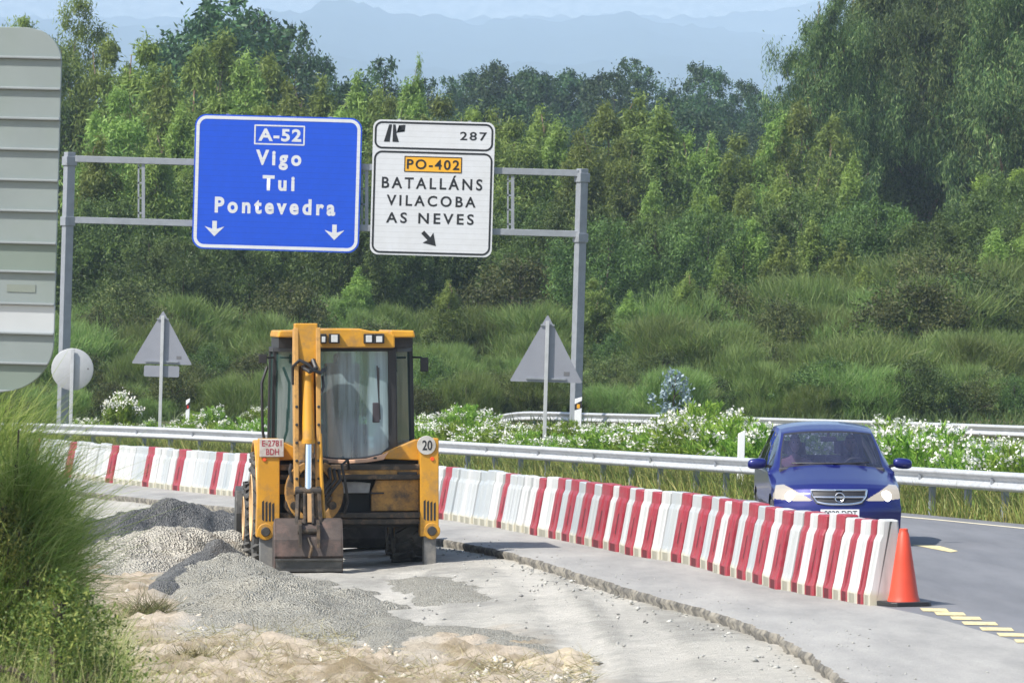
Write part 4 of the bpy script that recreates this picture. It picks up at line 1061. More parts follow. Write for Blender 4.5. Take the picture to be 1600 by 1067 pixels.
# interior
b = MB(); b.prism([(0.75, 1.35), (1.3, 1.35), (1.3, 1.62), (0.95, 1.62), (0.85, 2.2), (0.78, 2.55), (0.68, 2.55), (0.72, 1.7)], -0.25, 0.2, 'x')
b.prism([(0.8, 2.5), (0.75, 2.68), (0.67, 2.66), (0.7, 2.48)], -0.13, 0.1, 'x'); b.build('seat', seat_m, bh, bevel=0.03)
b = MB(); b.lathe([(0.17, -0.012), (0.185, 0), (0.17, 0.012), (0.155, 0), (0.17, -0.012)], 24, 'z', (-0.03, 1.75, 1.95)); b.bar((-0.03, 1.75, 1.95), (-0.03, 1.95, 1.5), 0.05, 0.05); b.box(-0.4, 0.4, 1.85, 2.1, 1.35, 1.75); b.build('steering_column', black, bh, bevel=0.01)
b = MB(); b.box(-0.85, 0.85, 0.35, 2.1, 1.30, 1.375); b.box(-0.80, -0.45, 0.9, 1.7, 1.375, 1.6); b.box(0.45, 0.80, 0.9, 1.7, 1.375, 1.62); b.build('cab_floor', mat('dark_trim', (0.035, 0.04, 0.05), 0.7), bh, bevel=0.01)
cream = mat('pale_fittings', (0.6, 0.62, 0.6), 0.5)
b = MB(); b.tube([(-0.70, 0.75, 1.72), (-0.66, 0.75, 1.82), (-0.56, 0.75, 1.82)], 0.02, 8); b.box(-0.68, -0.5, 0.72, 0.8, 1.62, 1.72); b.box(0.66, 0.80, 0.95, 1.0, 1.70, 1.73); b.box(0.66, 0.80, 0.95, 1.0, 1.76, 1.79); b.build('levers', cream, bh)
b = MB(); b.lathe([(0.0, -0.02), (0.12, -0.02), (0.15, 0.0), (0.0, 0.02)], 20, 'y', (0.76, 0.98, 1.97)); b.build('fan', cream, bh, True)
# fenders and rear sill
for sx in (-1, 1):
    fen = MB()
    pr = [(sx * 0.44, 1.36), (sx * 0.86, 1.34), (sx * 0.95, 1.34), (sx * 0.95, 1.60), (sx * 0.86, 1.60), (sx * 0.46, 1.43)]
    fen.prism(pr, 0.10, 0.30)
    a = [(0.98 + 0.86 * math.cos(R(t_)), 0.68 + 0.90 * math.sin(R(t_))) for t_ in range(20, 165, 12)]
    a2 = [(0.98 + 0.83 * math.cos(R(t_)), 0.68 + 0.86 * math.sin(R(t_))) for t_ in range(164, 18, -12)]
    x0, x1 = sorted((sx * 0.60, sx * 1.13)); fen.prism(a + a2, x0, x1, 'x')
    fen.build('fender', yel, bh, bevel=0.012)
b = MB(); b.prism([(-0.46, 1.44), (-0.46, 1.36), (-0.25, 1.315), (0.0, 1.30), (0.25, 1.315), (0.46, 1.35), (0.52, 1.45), (0.44, 1.41), (0.25, 1.36), (0.0, 1.345), (-0.25, 1.365)], 0.08, 0.22); b.build('rear_sill', pinkb, bh, bevel=0.008)
b = MB(); b.box(0.33, 0.37, 0.065, 0.08, 1.36, 1.385); b.build('latch', black, bh)
# mirrors and grab rail
b = MB(); b.tube([(-0.97, 0.8, 1.45), (-1.02, 0.75, 1.7), (-1.03, 0.75, 2.3), (-0.96, 0.8, 2.5)], 0.018, 8); b.build('grab_rail', black, bh, True)
for sx in (-1, 1):
    b = MB(); b.tube([(sx * 0.88, 0.8, 2.62), (sx * 0.98, 0.72, 2.62), (sx * 1.03, 0.70, 2.56)], 0.014, 7); b.box(sx * 1.02 - 0.05, sx * 1.02 + 0.05, 0.68, 0.72, 2.44 if sx > 0 else 2.55, 2.62 if sx > 0 else 2.66); b.build('mirror', black, bh, bevel=0.01)
# wheels
def wheel(x, y, r, w, out):
    b = MB(); pr = [(r * 0.56, -w / 2 + 0.02), (r * 0.62, -w / 2), (r * 0.88, -w / 2 + 0.01), (r * 0.95, -w / 2 + 0.05), (r * 0.965, 0), (r * 0.95, w / 2 - 0.05), (r * 0.88, w / 2 - 0.01), (r * 0.62, w / 2), (r * 0.56, w / 2 - 0.02)]
    b.lathe(pr, 40, 'x', (0, 0, 0))
    nl = 22
    for k in range(nl):       # chevron lugs
        for sx in (-1, 1):
            a0 = 2 * math.pi * (k + (0.5 if sx > 0 else 0)) / nl
            p1 = Vector((sx * 0.01, math.cos(a0) * r * 0.975, math.sin(a0) * r * 0.975)); a1 = a0 + 0.22
            p2 = Vector((sx * w * 0.49, math.cos(a1) * r * 0.945, math.sin(a1) * r * 0.945))
            b.bar(p1, p2, r * 0.085, 0.05, up=(0, math.cos(a0 + .11), math.sin(a0 + .11)))
    ty = b.build('wheel', rubber, bh); ty.location = (x, y, r)
    b = MB(); o = out * w / 2
    b.lathe([(0.0, o - out * 0.10), (r * 0.2, o - out * 0.10), (r * 0.22, o - out * 0.06), (r * 0.40, o - out * 0.14), (r * 0.55, o - out * 0.03), (r * 0.58, o + out * 0.012), (r * 0.60, o - out * 0.0)], 28, 'x')
    b.lathe([(r * 0.57, -w / 2 + 0.03), (r * 0.57, w / 2 - 0.03)], 28, 'x')
    for k in range(8): b.lathe([(0, 0.0), (0.022, 0.0), (0.022, -out * 0.04)], 6, 'x', (o - out * 0.06, math.cos(k * 0.785) * r * 0.3, math.sin(k * 0.785) * r * 0.3))
    b.build('rim', mat('dusty_tan_rim', (0.50, 0.33, 0.17), 0.6, var=0.2), ty, True)
wheel(-0.93, 0.98, 0.72, 0.44, -1); wheel(0.86, 0.98, 0.72, 0.44, 1)
wheel(-0.98, 3.15, 0.49, 0.34, -1); wheel(0.90, 3.15, 0.49, 0.34, 1)
# chassis, bonnet, loader
b = MB(); b.box(-0.32, 0.32, 0.26, 4.3, 0.62, 1.0); b.tube([(-0.8, 0.98, 0.72), (0.7, 0.98, 0.72)], [0.13, 0.13], 14); b.tube([(-0.85, 3.15, 0.5), (0.8, 3.15, 0.5)], 0.1, 12); b.lathe([(0, -0.25), (0.2, -0.2), (0.25, 0), (0.2, 0.2), (0, 0.25)], 16, 'y', (0, 0.95, 0.70)); b.build('chassis', grease, bh, bevel=0.01)
b = MB(); b.prism([(2.2, 0.95), (4.2, 0.95), (4.2, 1.35), (3.9, 1.5), (2.2, 1.62)], -0.42, 0.42, 'x'); b.build('bonnet', yel, bh, bevel=0.04)
b = MB()
for sx in (-1, 1): b.bar((sx * 0.62, 2.2, 1.35), (sx * 0.62, 3.9, 1.1), 0.10, 0.22); b.bar((sx * 0.62, 3.85, 1.12), (sx * 0.62, 4.6, 0.45), 0.10, 0.22)
b.build('loader_arm', yel_d, bh, bevel=0.01)
lp = [(4.75, 0.86), (4.55, 0.80), (4.45, 0.5), (4.5, 0.15), (4.65, 0.02), (5.35, 0.0), (5.35, 0.03), (4.70, 0.06), (4.54, 0.2), (4.49, 0.5), (4.59, 0.77), (4.76, 0.83)]
ls = [(4.75, 0.86), (4.55, 0.80), (4.45, 0.5), (4.5, 0.15), (4.65, 0.02), (5.3, 0.0), (5.1, 0.45), (4.9, 0.8)]
b = MB(); b.prism(lp, -1.17, 1.17, 'x'); b.prism(ls, -1.19, -1.165, 'x'); b.prism(ls, 1.165, 1.19, 'x'); b.build('loader_bucket', steel_d, bh, bevel=0.006)

# ------------------------------------------------------------------ blue car
cblue = mat('blue_car_paint', (0.007, 0.011, 0.135), 0.28, 0.3, 0.03, coat=0.6)
trim = mat('dark_trim_plastic', (0.015, 0.015, 0.02), 0.5)
wsglass = glass('windscreen_glass', (0.84, 0.85, 0.94), 0.05, 0.04, ((0.13, 0.14, 0.30), 0.06, 0.15)); carglass = glass('car_side_glass', (0.25, 0.28, 0.38), 0.10, 0.02)  # bluish windscreen streaks paint in the reflected sky
cpos = gp(1312, 855); cpos.z = float(zroad(cpos.x, cpos.y))
car = thing('parked_car', 'dark blue compact people carrier with lit headlights driving behind the barriers', 'car', cpos, R(1.0), TILT)
car.name = 'car'; CS = 0.955; car.matrix_world = car.matrix_world @ Matrix.Scale(CS, 4)
KU = [(-0.02, .06, .22, .84, .30, .00), (0, .0, .33, .85, .33, .00), (.01, -.02, .45, .86, .34, .00), (.02, -.01, .53, .86, .345, .00), (.03, .0, .57, .85, .345, .01), (.045, .02, .63, .85, .345, .015), (.07, .06, .72, .845, .34, .02), (.10, .11, .79, .835, .34, .03),
      (.13, .20, .845, .82, .33, .045), (.18, .38, .90, .80, .30, .06), (.25, .65, .97, .78, .27, .075), (.33, .93, 1.045, .765, .27, .085), (.35, 1.00, 1.065, .755, .27, .08), (.36, 1.03, 1.085, .745, .27, .07), (.45, 1.38, 1.29, .70, .24, .045), (.55, 1.76, 1.50, .635, .17, .045),
      (.57, 1.86, 1.535, .63, .14, .05), (.64, 2.2, 1.60, .63, .06, .07), (.74, 2.8, 1.63, .635, .0, .075), (.84, 3.4, 1.615, .63, -.02, .07), (.90, 3.82, 1.56, .60, -.05, .06), (.92, 3.92, 1.50, .62, -.07, .05), (.955, 4.14, 1.10, .70, -.12, .04), (.96, 4.18, 1.05, .72, -.12, .03), (.98, 4.28, .75, .76, -.14, .02), (1.0, 4.26, .28, .76, -.14, .0)]
K = np.array(KU)
def cu_(u, c): return np.interp(u, K[:, 0], K[:, c])
us = np.unique(np.concatenate([np.linspace(-0.02, .14, 70), np.linspace(.14, 1, 130)]))
def smooth(a, k=5):
    p_ = np.pad(a, k // 2, mode='reflect', reflect_type='odd'); return np.convolve(p_, np.ones(k) / k, mode='valid')
UY, UZ, UW, US, UC = [smooth(cu_(us, c)) for c in range(1, 6)]
vv = np.linspace(-1, 1, 81)
CX = UW[:, None] * vv[None, :]
CYY = UY[:, None] + US[:, None] * np.abs(vv[None, :]) ** 2.2
CZZ = UZ[:, None] - UC[:, None] * np.abs(vv[None, :]) ** 2.4
nu, nv = CX.shape
def cls_top(i, j):
    x = abs(CX[i:i + 2, j:j + 2].mean()); z = CZZ[i:i + 2, j:j + 2].mean(); u = (us[i] + us[i + 1]) / 2; v = abs((vv[j] + vv[j + 1]) / 2)
    if .362 < u < .548 and v < .93: return 'windscreen'
    if .35 < u < .56 and v < .955: return 'windscreen_seal'
    if .922 < u < .954 and v < .86: return 'rear_window'
    if u < .15 and .365 < x < .86:
        tt = (x - .365) / .45
        zlo = .615 + .04 * max(0, tt - .5) - 0.0; zhi = .635 + .20 * min(1, tt * 1.25)
        if zlo + .03 * max(0, 0.3 - tt) < z < zhi: return 'headlight'
    if u < .09 and x < .375 - max(0, .66 - z) * 0.9 and .575 < z < .762: return 'grille'
    if u < .05 and z < .30 and x < .6: return 'grille'
    return 'body'
groups = {}
def addq(cl, q): groups.setdefault(cl, []).append(q)
pts_top = np.stack([CX, CYY, CZZ], -1)
for i in range(nu - 1):
    for j in range(nv - 1):
        addq(cls_top(i, j), [pts_top[i, j], pts_top[i, j + 1], pts_top[i + 1, j + 1], pts_top[i + 1, j]])
# sides
i0 = int(np.argmin(np.abs(us - .07)))
ey, ez, ew = CYY[i0:, -1], CZZ[i0:, -1], CX[i0:, -1]
good = np.concatenate([[True], np.maximum.accumulate(ey)[1:] > np.maximum.accumulate(ey)[:-1] + 1e-5]); ey, ez, ew = ey[good], ez[good], ew[good]
syy = np.linspace(ey[0], ey[-1], 190)
eZ, eW = np.interp(syy, ey, ez), np.interp(syy, ey, ew)
tq = np.concatenate([np.linspace(0, .5, 30), np.linspace(.5, 1, 32)[1:]])
SZ = 0.24 + (eZ - 0.24)[:, None] * tq[None, :]
def side_x(y, z, ze, we):
    zb_ = min(.97, ze - 0.05); wb = .865
    x = np.where(z < .6, .845 + .027 * (z - .24) / .36, 0)
    x = np.where((z >= .6) & (z < zb_), .872 + (wb - .872) * (z - .6) / max(zb_ - .6, .01), x)
    tt = np.clip((z - zb_) / max(ze - zb_, .01), 0, 1)
    x = np.where(z >= zb_, wb + (we - wb) * (tt ** 1.15), x)
    k = sstep(ey[0], ey[0] + .35, y); x = we * (1 - k) + x * k if y < ey[0] + .35 else x
    k2 = sstep(ey[-1] - .3, ey[-1], y); x = x * (1 - k2) + (we) * k2
    return x
SX = np.array([side_x(syy[i], SZ[i], eZ[i], eW[i]) for i in range(len(syy))])
def cls_side(i, j):
    y = (syy[i] + syy[i + 1]) / 2; z = SZ[i:i + 2, j:j + 2].mean(); ze = eZ[i:i + 2].mean()
    for cy in (.84, 3.54):
        if (y - cy) ** 2 + (z - .33) ** 2 < .37 ** 2: return None
    if y < .8 and .615 < z < .79 and y < .62: return 'headlight' if z < .60 + (.85 - y) * .42 else 'body'
    if z > 1.0 and z < ze - .06 and 1.42 < y < 3.95:
        for a, c in ((1.45, 1.62), (1.72, 2.5), (2.58, 3.3), (3.38, 3.9)):
            if a < y < c: return 'side_window'
        return 'window_pillar'
    if .50 < z < .545 and y > 1.2 and y < 3.2: return 'window_pillar'
    return 'body'
for i in range(len(syy) - 1):
    for j in range(len(tq) - 1):
        c = cls_side(i, j)
        if c is None: continue
        for sx in (1, -1):
            q = [(sx * SX[a, b_], syy[a], SZ[a, b_]) for a, b_ in ((i, j), (i + 1, j), (i + 1, j + 1), (i, j + 1))]
            addq(c, q if sx > 0 else q[::-1])
def emis(name, col, st, base):
    m, t, b = nodes(name); b.inputs['Base Color'].default_value = (*base, 1); b.inputs['Roughness'].default_value = 0.15
    b.inputs['Emission Color'].default_value = (*col, 1); b.inputs['Emission Strength'].default_value = st; b.inputs['Coat Weight'].default_value = 1.0; return m
hl_m = emis('lit_headlight', (1.0, 0.84, 0.60), 0.26, (0.20, 0.19, 0.18))
cm = {'body': cblue, 'windscreen': wsglass, 'windscreen_seal': trim, 'rear_window': carglass, 'headlight': hl_m, 'grille': trim, 'side_window': carglass, 'window_pillar': trim}
for cl, qs in groups.items():
    if cl == 'headlight':
        for sx in (-1, 1):
            part = [q for q in qs if sum(p_[0] for p_ in q) * sx > 0]
            me = mesh_np('headlight', np.array(part).reshape(-1, 3), np.full(len(part), 4), np.arange(4 * len(part)), hl_m, True); 
            bm = bmesh.new(); bm.from_mesh(me); bmesh.ops.remove_doubles(bm, verts=bm.verts, dist=1e-4); bm.to_mesh(me); bm.free()
            link('headlight', me, car)
        continue
    me = mesh_np(cl, np.array(qs).reshape(-1, 3), np.full(len(qs), 4), np.arange(4 * len(qs)), cm[cl], True)
    bm = bmesh.new(); bm.from_mesh(me); bmesh.ops.remove_doubles(bm, verts=bm.verts, dist=1e-4); bmesh.ops.recalc_face_normals(bm, faces=bm.faces)
    bm.to_mesh(me); bm.free()
    link(cl, me, car)
def front_y(x, z): 
    k = int(np.argmin(np.abs(UZ[:80] - z))); w = UW[k]; return UY[k] + US[k] * (abs(x) / w) ** 2.2
# bright lamps inside the headlights
for sx in (-1, 1):
    b = MB(); b.lathe([(0, -0.02), (0.06, -0.012), (0.075, 0.0), (0.0, 0.005)], 18, 'y', (sx * 0.64, front_y(.64, .66) - 0.004, 0.675)); b.build('lamp', emis('headlight_bulb' + str(sx), (1.0, 0.93, 0.78), 5.0, (0.8, 0.8, 0.8)), car, True)
# grille bars and badge
def fr(x, z, o=0.012): return (x, front_y(x, z) - o, z)
b = MB()
top_ = [fr(x, .762) for x in np.linspace(-.375, .375, 15)]; bot = [fr(x, .578 + 0.03 * (abs(x) / .3) ** 3) for x in np.linspace(-.30, .30, 13)]
b.tube(top_, 0.015, 8); b.tube(bot, 0.018, 8); b.tube([top_[0], fr(-.355, .68), bot[0]], 0.013, 8); b.tube([top_[-1], fr(.355, .68), bot[-1]], 0.013, 8)
b.tube([fr(x, .672) for x in np.linspace(-.345, .345, 15)], 0.016, 8); b.build('grille_bar', chrome, car, True)
b = MB(); pe = fr(0, .668, 0.03); b.lathe([(0.062, -0.006), (0.068, 0), (0.062, 0.006), (0.054, 0.0), (0.062, -0.006)], 28, 'y', pe); bdg = b.build('badge', chrome, car, True)
b = MB(); b.prism([(-.066, .664), (-.012, .688), (.006, .676), (.070, .676), (.012, .650), (-.006, .662)], pe[1] - 0.006, pe[1] + 0.004); b.build('badge_bolt', chrome, bdg)
b = MB(); b.lathe([(0, 0.008), (0.06, 0.008)], 24, 'y', pe); b.build('badge_back', trim, bdg)
pz = 0.455; py_ = front_y(.26, pz) - 0.05
b = MB(); b.box(-0.26, 0.26, py_, py_ + 0.012, pz - 0.055, pz + 0.055); lpl = b.build('licence_plate', white_paint, car, bevel=0.004)
lettering('0028 DDT', 0.01, py_ - 0.002, pz, 0.44, 0.078, black, lpl, 0.01, 'lettering reading 0028 DDT')
b = MB(); b.bar(fr(-.70, .36, .02), fr(.70, .36, .02), 0.02, 0.02); b.build('bumper_strip', trim, car)
# wipers, mirrors, wheels
b = MB(); b.tube([(-0.55, 1.17, 1.09), (0.0, 1.00, 1.095), (0.1, 1.0, 1.09)], 0.010, 6); b.tube([(0.0, 1.01, 1.085), (0.5, 1.13, 1.10)], 0.010, 6); b.build('wiper', black, car, True)
for sx in (-1, 1):
    b = MB()
    vs = []; n1_, n2_ = 10, 14
    for i in range(n1_ + 1):
        a = -math.pi / 2 + math.pi * i / n1_
        for k in range(n2_):
            t_ = 2 * math.pi * k / n2_; ca = abs(math.cos(a)) ** 0.6
            vs.append((sx * 1.0 + 0.13 * math.copysign(abs(math.sin(a)) ** 0.8, math.sin(a)), 1.50 + 0.075 * ca * math.cos(t_), 1.075 + 0.075 * ca * math.copysign(abs(math.sin(t_)) ** 0.7, math.sin(t_)) - 0.01 * math.sin(a) * sx))
    fs = [(i * n2_ + k, i * n2_ + (k + 1) % n2_, (i + 1) * n2_ + (k + 1) % n2_, (i + 1) * n2_ + k) for i in range(n1_) for k in range(n2_)]
    b.add(vs, fs); b.build('mirror', cblue, car, True)
    b = MB(); b.bar((sx * 0.80, 1.5, 1.03), (sx * 0.92, 1.5, 1.06), 0.06, 0.04); b.build('mirror_arm', trim, car)
    for cy in (.84, 3.54):
        b = MB(); b.lathe([(0.20, -0.09), (0.29, -0.10), (0.31, -0.08), (0.315, 0), (0.31, 0.08), (0.29, 0.10), (0.20, 0.09)], 36, 'x'); w_ = b.build('wheel', rubber, car, True); w_.location = (sx * 0.76, cy, 0.315)
        b = MB(); b.lathe([(0, sx * 0.06), (0.06, sx * 0.075), (0.19, sx * 0.05), (0.21, sx * 0.09)], 28, 'x'); b.build('rim', mat('alloy', (0.5, 0.5, 0.52), 0.35, 0.8), w_, True)
        b = MB(); b.lathe([(0.365, -0.02), (0.38, 0.0), (0.365, 0.02)], 36, 'x', (sx * 0.845, cy, .33)); b.lathe([(0.36, -sx * 0.30), (0.36, 0.0)], 30, 'x', (sx * 0.83, cy, .33)); b.build('wheel_arch', trim, car, True)
# interior
tr2 = mat('grey_interior', (0.06, 0.06, 0.07), 0.8)
b = MB(); b.box(-0.80, 0.80, 0.5, 4.0, 0.22, 0.30); b.prism([(1.15, 0.6), (1.15, 1.03), (1.45, 1.02), (1.62, 0.9), (1.62, 0.6)], -0.72, 0.72, 'x'); b.build('dashboard', tr2, car, bevel=0.02)
for xx in (-0.37, 0.37):
    for y0 in (2.1, 3.0):
        b = MB(); b.prism([(y0 - .1, .5), (y0 + .5, .48), (y0 + .62, 1.1), (y0 + .52, 1.12), (y0 + .38, .62), (y0 - .1, .64)], xx - .25, xx + .25, 'x'); b.prism([(y0 + .56, 1.14), (y0 + .62, 1.32), (y0 + .54, 1.34), (y0 + .47, 1.15)], xx - .13, xx + .13, 'x'); b.build('seat', tr2, car, bevel=0.03)
b = MB(); b.tube([(0.37 + 0.18 * math.cos(a), 1.72 - 0.07 * math.sin(a), 0.98 + 0.165 * math.sin(a)) for a in np.linspace(0, 2 * math.pi, 25)], 0.016, 8, caps=False); b.bar((0.2, 1.72, 0.98), (0.54, 1.72, 0.98), 0.03, 0.02); b.build('steering_wheel', black, car, True)
b = MB(); b.box(-0.11, 0.11, 1.72, 1.74, 1.37, 1.44); b.box(-0.02, 0.02, 1.74, 1.8, 1.42, 1.50); b.build('rear_view_mirror', trim, car, bevel=0.01)

# people in the car
skin = mat('skin', (0.52, 0.30, 0.23), 0.55, var=0.06)
def person(x, y, label, cloth, hands, hairc):
    o = thing('person', label, 'person', car.matrix_world @ Vector((x, y, 0.60)), R(1), TILT)
    # one continuous body: skinned skeleton of a seated figure, facing -Y; pelvis is the root
    V = [(0, .30, .05), (0, .34, .25), (0, .36, .42), (0, .335, .52), (0, .325, .56)]
    rad = [.15, .145, .155, .06, .055]
    E = [(0, 1), (1, 2), (2, 3), (3, 4)]
    for sx in (-1, 1):
        i = len(V)
        el = (sx * .27, .12, .22); hd = (sx * .15 + (0.0), -.28, .38) if hands else (sx * .16, -.02, .08)
        V += [(sx * .19, .35, .42), el, hd]; rad += [.068, .048, .034]; E += [(2, i), (i, i + 1), (i + 1, i + 2)]
        i = len(V)
        V += [(sx * .11, .22, .06), (sx * .14, -.20, .10), (sx * .13, -.36, -.26), (sx * .13, -.48, -.30)]; rad += [.095, .07, .05, .045]; E += [(0, i), (i, i + 1), (i + 1, i + 2), (i + 2, i + 3)]
    me = bpy.data.meshes.new('body'); me.from_pydata(V, E, []); me.materials.append(cloth)
    ob = link('body', me, o)
    md = ob.modifiers.new('skin', 'SKIN'); md.use_smooth_shade = True
    for k, sv in enumerate(me.skin_vertices[0].data): sv.radius = (rad[k], rad[k] * (0.75 if k < 3 else 1)); sv.use_root = (k == 0)
    ss = ob.modifiers.new('round', 'SUBSURF'); ss.levels = 1; ss.render_levels = 1
    b = MB(); vs = []; n1_, n2_ = 18, 24
    for i in range(n1_ + 1):
        a = -math.pi / 2 + math.pi * i / n1_
        for k in range(n2_):
            t_ = 2 * math.pi * k / n2_; X_ = math.cos(a) * math.cos(t_); Y_ = math.cos(a) * math.sin(t_); Z_ = math.sin(a)
            wx = .073 * (1 - .22 * max(0, -Z_)); px_, py2, pz_ = X_ * wx, Y_ * .092, Z_ * .118
            if Y_ < 0:
                if abs(X_) < .18 and -.35 < Z_ < .08: py2 -= .020 * (1 - abs(X_) / .18)
                if .1 < abs(X_) < .55 and .02 < Z_ < .25: py2 += .010
                if abs(X_) < .3 and -.55 < Z_ < -.45: py2 -= .006
            vs.append((px_, py2, pz_))
    fs = [(i * n2_ + k, i * n2_ + (k + 1) % n2_, (i + 1) * n2_ + (k + 1) % n2_, (i + 1) * n2_ + k) for i in range(n1_) for k in range(n2_)]
    b.add(vs, fs)
    for sx in (-1, 1): b.lathe([(0.0, -.012), (.026, -.008), (.03, 0), (.02, .01)], 10, 'x', (sx * .074, .012, -.005))
    hd_ = b.build('head', skin, o, True); hd_.location = (0, .30, .69)
    b = MB()
    for sx in (-1, 1): b.lathe([(0, -.004), (.011, -.002), (.012, .003)], 10, 'y', (sx * .028, -.083, .018))
    b.build('eye', mat('dark_eye', (0.03, 0.02, 0.02), 0.3), hd_)
    b = MB(); b.add([(x_ * 1.07, y_ * 1.07 + .006, z_ * 1.07 + .004) for x_, y_, z_ in vs], [f for f in fs if all((vs[i][2] > .045 or vs[i][1] > .03) and vs[i][2] > -.06 for i in f)]); b.build('hair', hairc, hd_, True)
    for sx in (-1, 1):
        b = MB(); bx_ = (sx * .15, -.28, .38) if hands else (sx * .16, -.02, .08)
        b.tube([bx_, (bx_[0] - sx * .01, bx_[1] - .05, bx_[2] + .01), (bx_[0] - sx * .012, bx_[1] - .09, bx_[2] + .0)], [.030, .038, .03], 10)
        for k in range(4):
            fx = bx_[0] - sx * .01 + (k - 1.5) * .017; L_ = (.055, .07, .066, .05)[k]
            b.tube([(fx, bx_[1] - .085, bx_[2] + .008), (fx, bx_[1] - .085 - L_ * .6, bx_[2] + .012), (fx, bx_[1] - .09 - L_ * .8, bx_[2] - .02), (fx, bx_[1] - .07 - L_ * .5, bx_[2] - .04)], [.009, .009, .008, .007], 7)
        b.tube([(bx_[0] - sx * .035, bx_[1] - .03, bx_[2]), (bx_[0] - sx * .055, bx_[1] - .07, bx_[2] + .008), (bx_[0] - sx * .05, bx_[1] - .10, bx_[2] + .0)], [.012, .011, .008], 7)
        b.build('hand', skin, o, True)
    return o
person(0.37, 2.15, 'driver in a dark top behind the wheel of the blue car', mat('dark_clothes', (0.05, 0.05, 0.09), 0.9), True, mat('dark_hair', (0.03, 0.02, 0.015), 0.7))
person(-0.40, 2.15, 'passenger in a pinkish top in the front seat of the blue car', mat('pink_clothes', (0.35, 0.16, 0.18), 0.9), False, mat('brown_hair', (0.10, 0.06, 0.03), 0.7))
# ------------------------------------------------------------------ vegetation
bark = mat('eucalyptus_bark', (0.26, 0.18, 0.125), 0.85, var=0.35, scale=2.5, dirt=(0.10, 0.075, 0.055), dscale=2, damt=(0.45, 0.65))
bark_d = mat('dark_bark', (0.07, 0.055, 0.045), 0.9, var=0.3)
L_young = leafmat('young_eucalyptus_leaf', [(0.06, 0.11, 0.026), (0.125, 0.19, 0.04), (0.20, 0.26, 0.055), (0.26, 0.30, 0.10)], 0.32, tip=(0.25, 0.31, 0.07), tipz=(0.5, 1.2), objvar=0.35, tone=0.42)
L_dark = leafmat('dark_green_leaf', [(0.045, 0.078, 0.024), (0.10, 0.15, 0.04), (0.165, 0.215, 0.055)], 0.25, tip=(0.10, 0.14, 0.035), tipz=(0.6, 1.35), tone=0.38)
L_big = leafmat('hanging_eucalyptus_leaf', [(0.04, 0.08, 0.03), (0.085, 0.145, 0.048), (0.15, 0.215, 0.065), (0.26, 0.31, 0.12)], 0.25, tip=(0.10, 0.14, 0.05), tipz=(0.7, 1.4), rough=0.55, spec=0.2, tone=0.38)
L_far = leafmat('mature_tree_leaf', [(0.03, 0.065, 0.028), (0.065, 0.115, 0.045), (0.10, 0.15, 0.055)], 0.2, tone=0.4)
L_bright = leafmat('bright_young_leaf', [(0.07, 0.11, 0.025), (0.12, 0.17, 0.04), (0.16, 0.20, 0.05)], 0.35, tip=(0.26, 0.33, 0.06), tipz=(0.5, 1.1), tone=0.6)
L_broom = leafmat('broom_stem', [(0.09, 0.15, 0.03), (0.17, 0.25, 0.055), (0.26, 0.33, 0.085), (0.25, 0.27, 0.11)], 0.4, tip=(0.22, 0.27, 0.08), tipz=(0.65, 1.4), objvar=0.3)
L_shrub = leafmat('olive_shrub_leaf', [(0.06, 0.08, 0.025), (0.12, 0.14, 0.04), (0.19, 0.20, 0.075)], 0.3, objvar=0.4, tone=1.0)
L_blue = leafmat('glaucous_leaf', [(0.15, 0.24, 0.24), (0.24, 0.34, 0.35), (0.33, 0.42, 0.43)], 0.2)
L_ole = leafmat('oleander_leaf', [(0.15, 0.25, 0.03), (0.29, 0.41, 0.055), (0.44, 0.53, 0.09)], 0.45, objvar=0.15)
L_flower = leafmat('white_oleander_flower', [(0.78, 0.76, 0.70), (0.88, 0.87, 0.83)], 0.3, objvar=0.03)

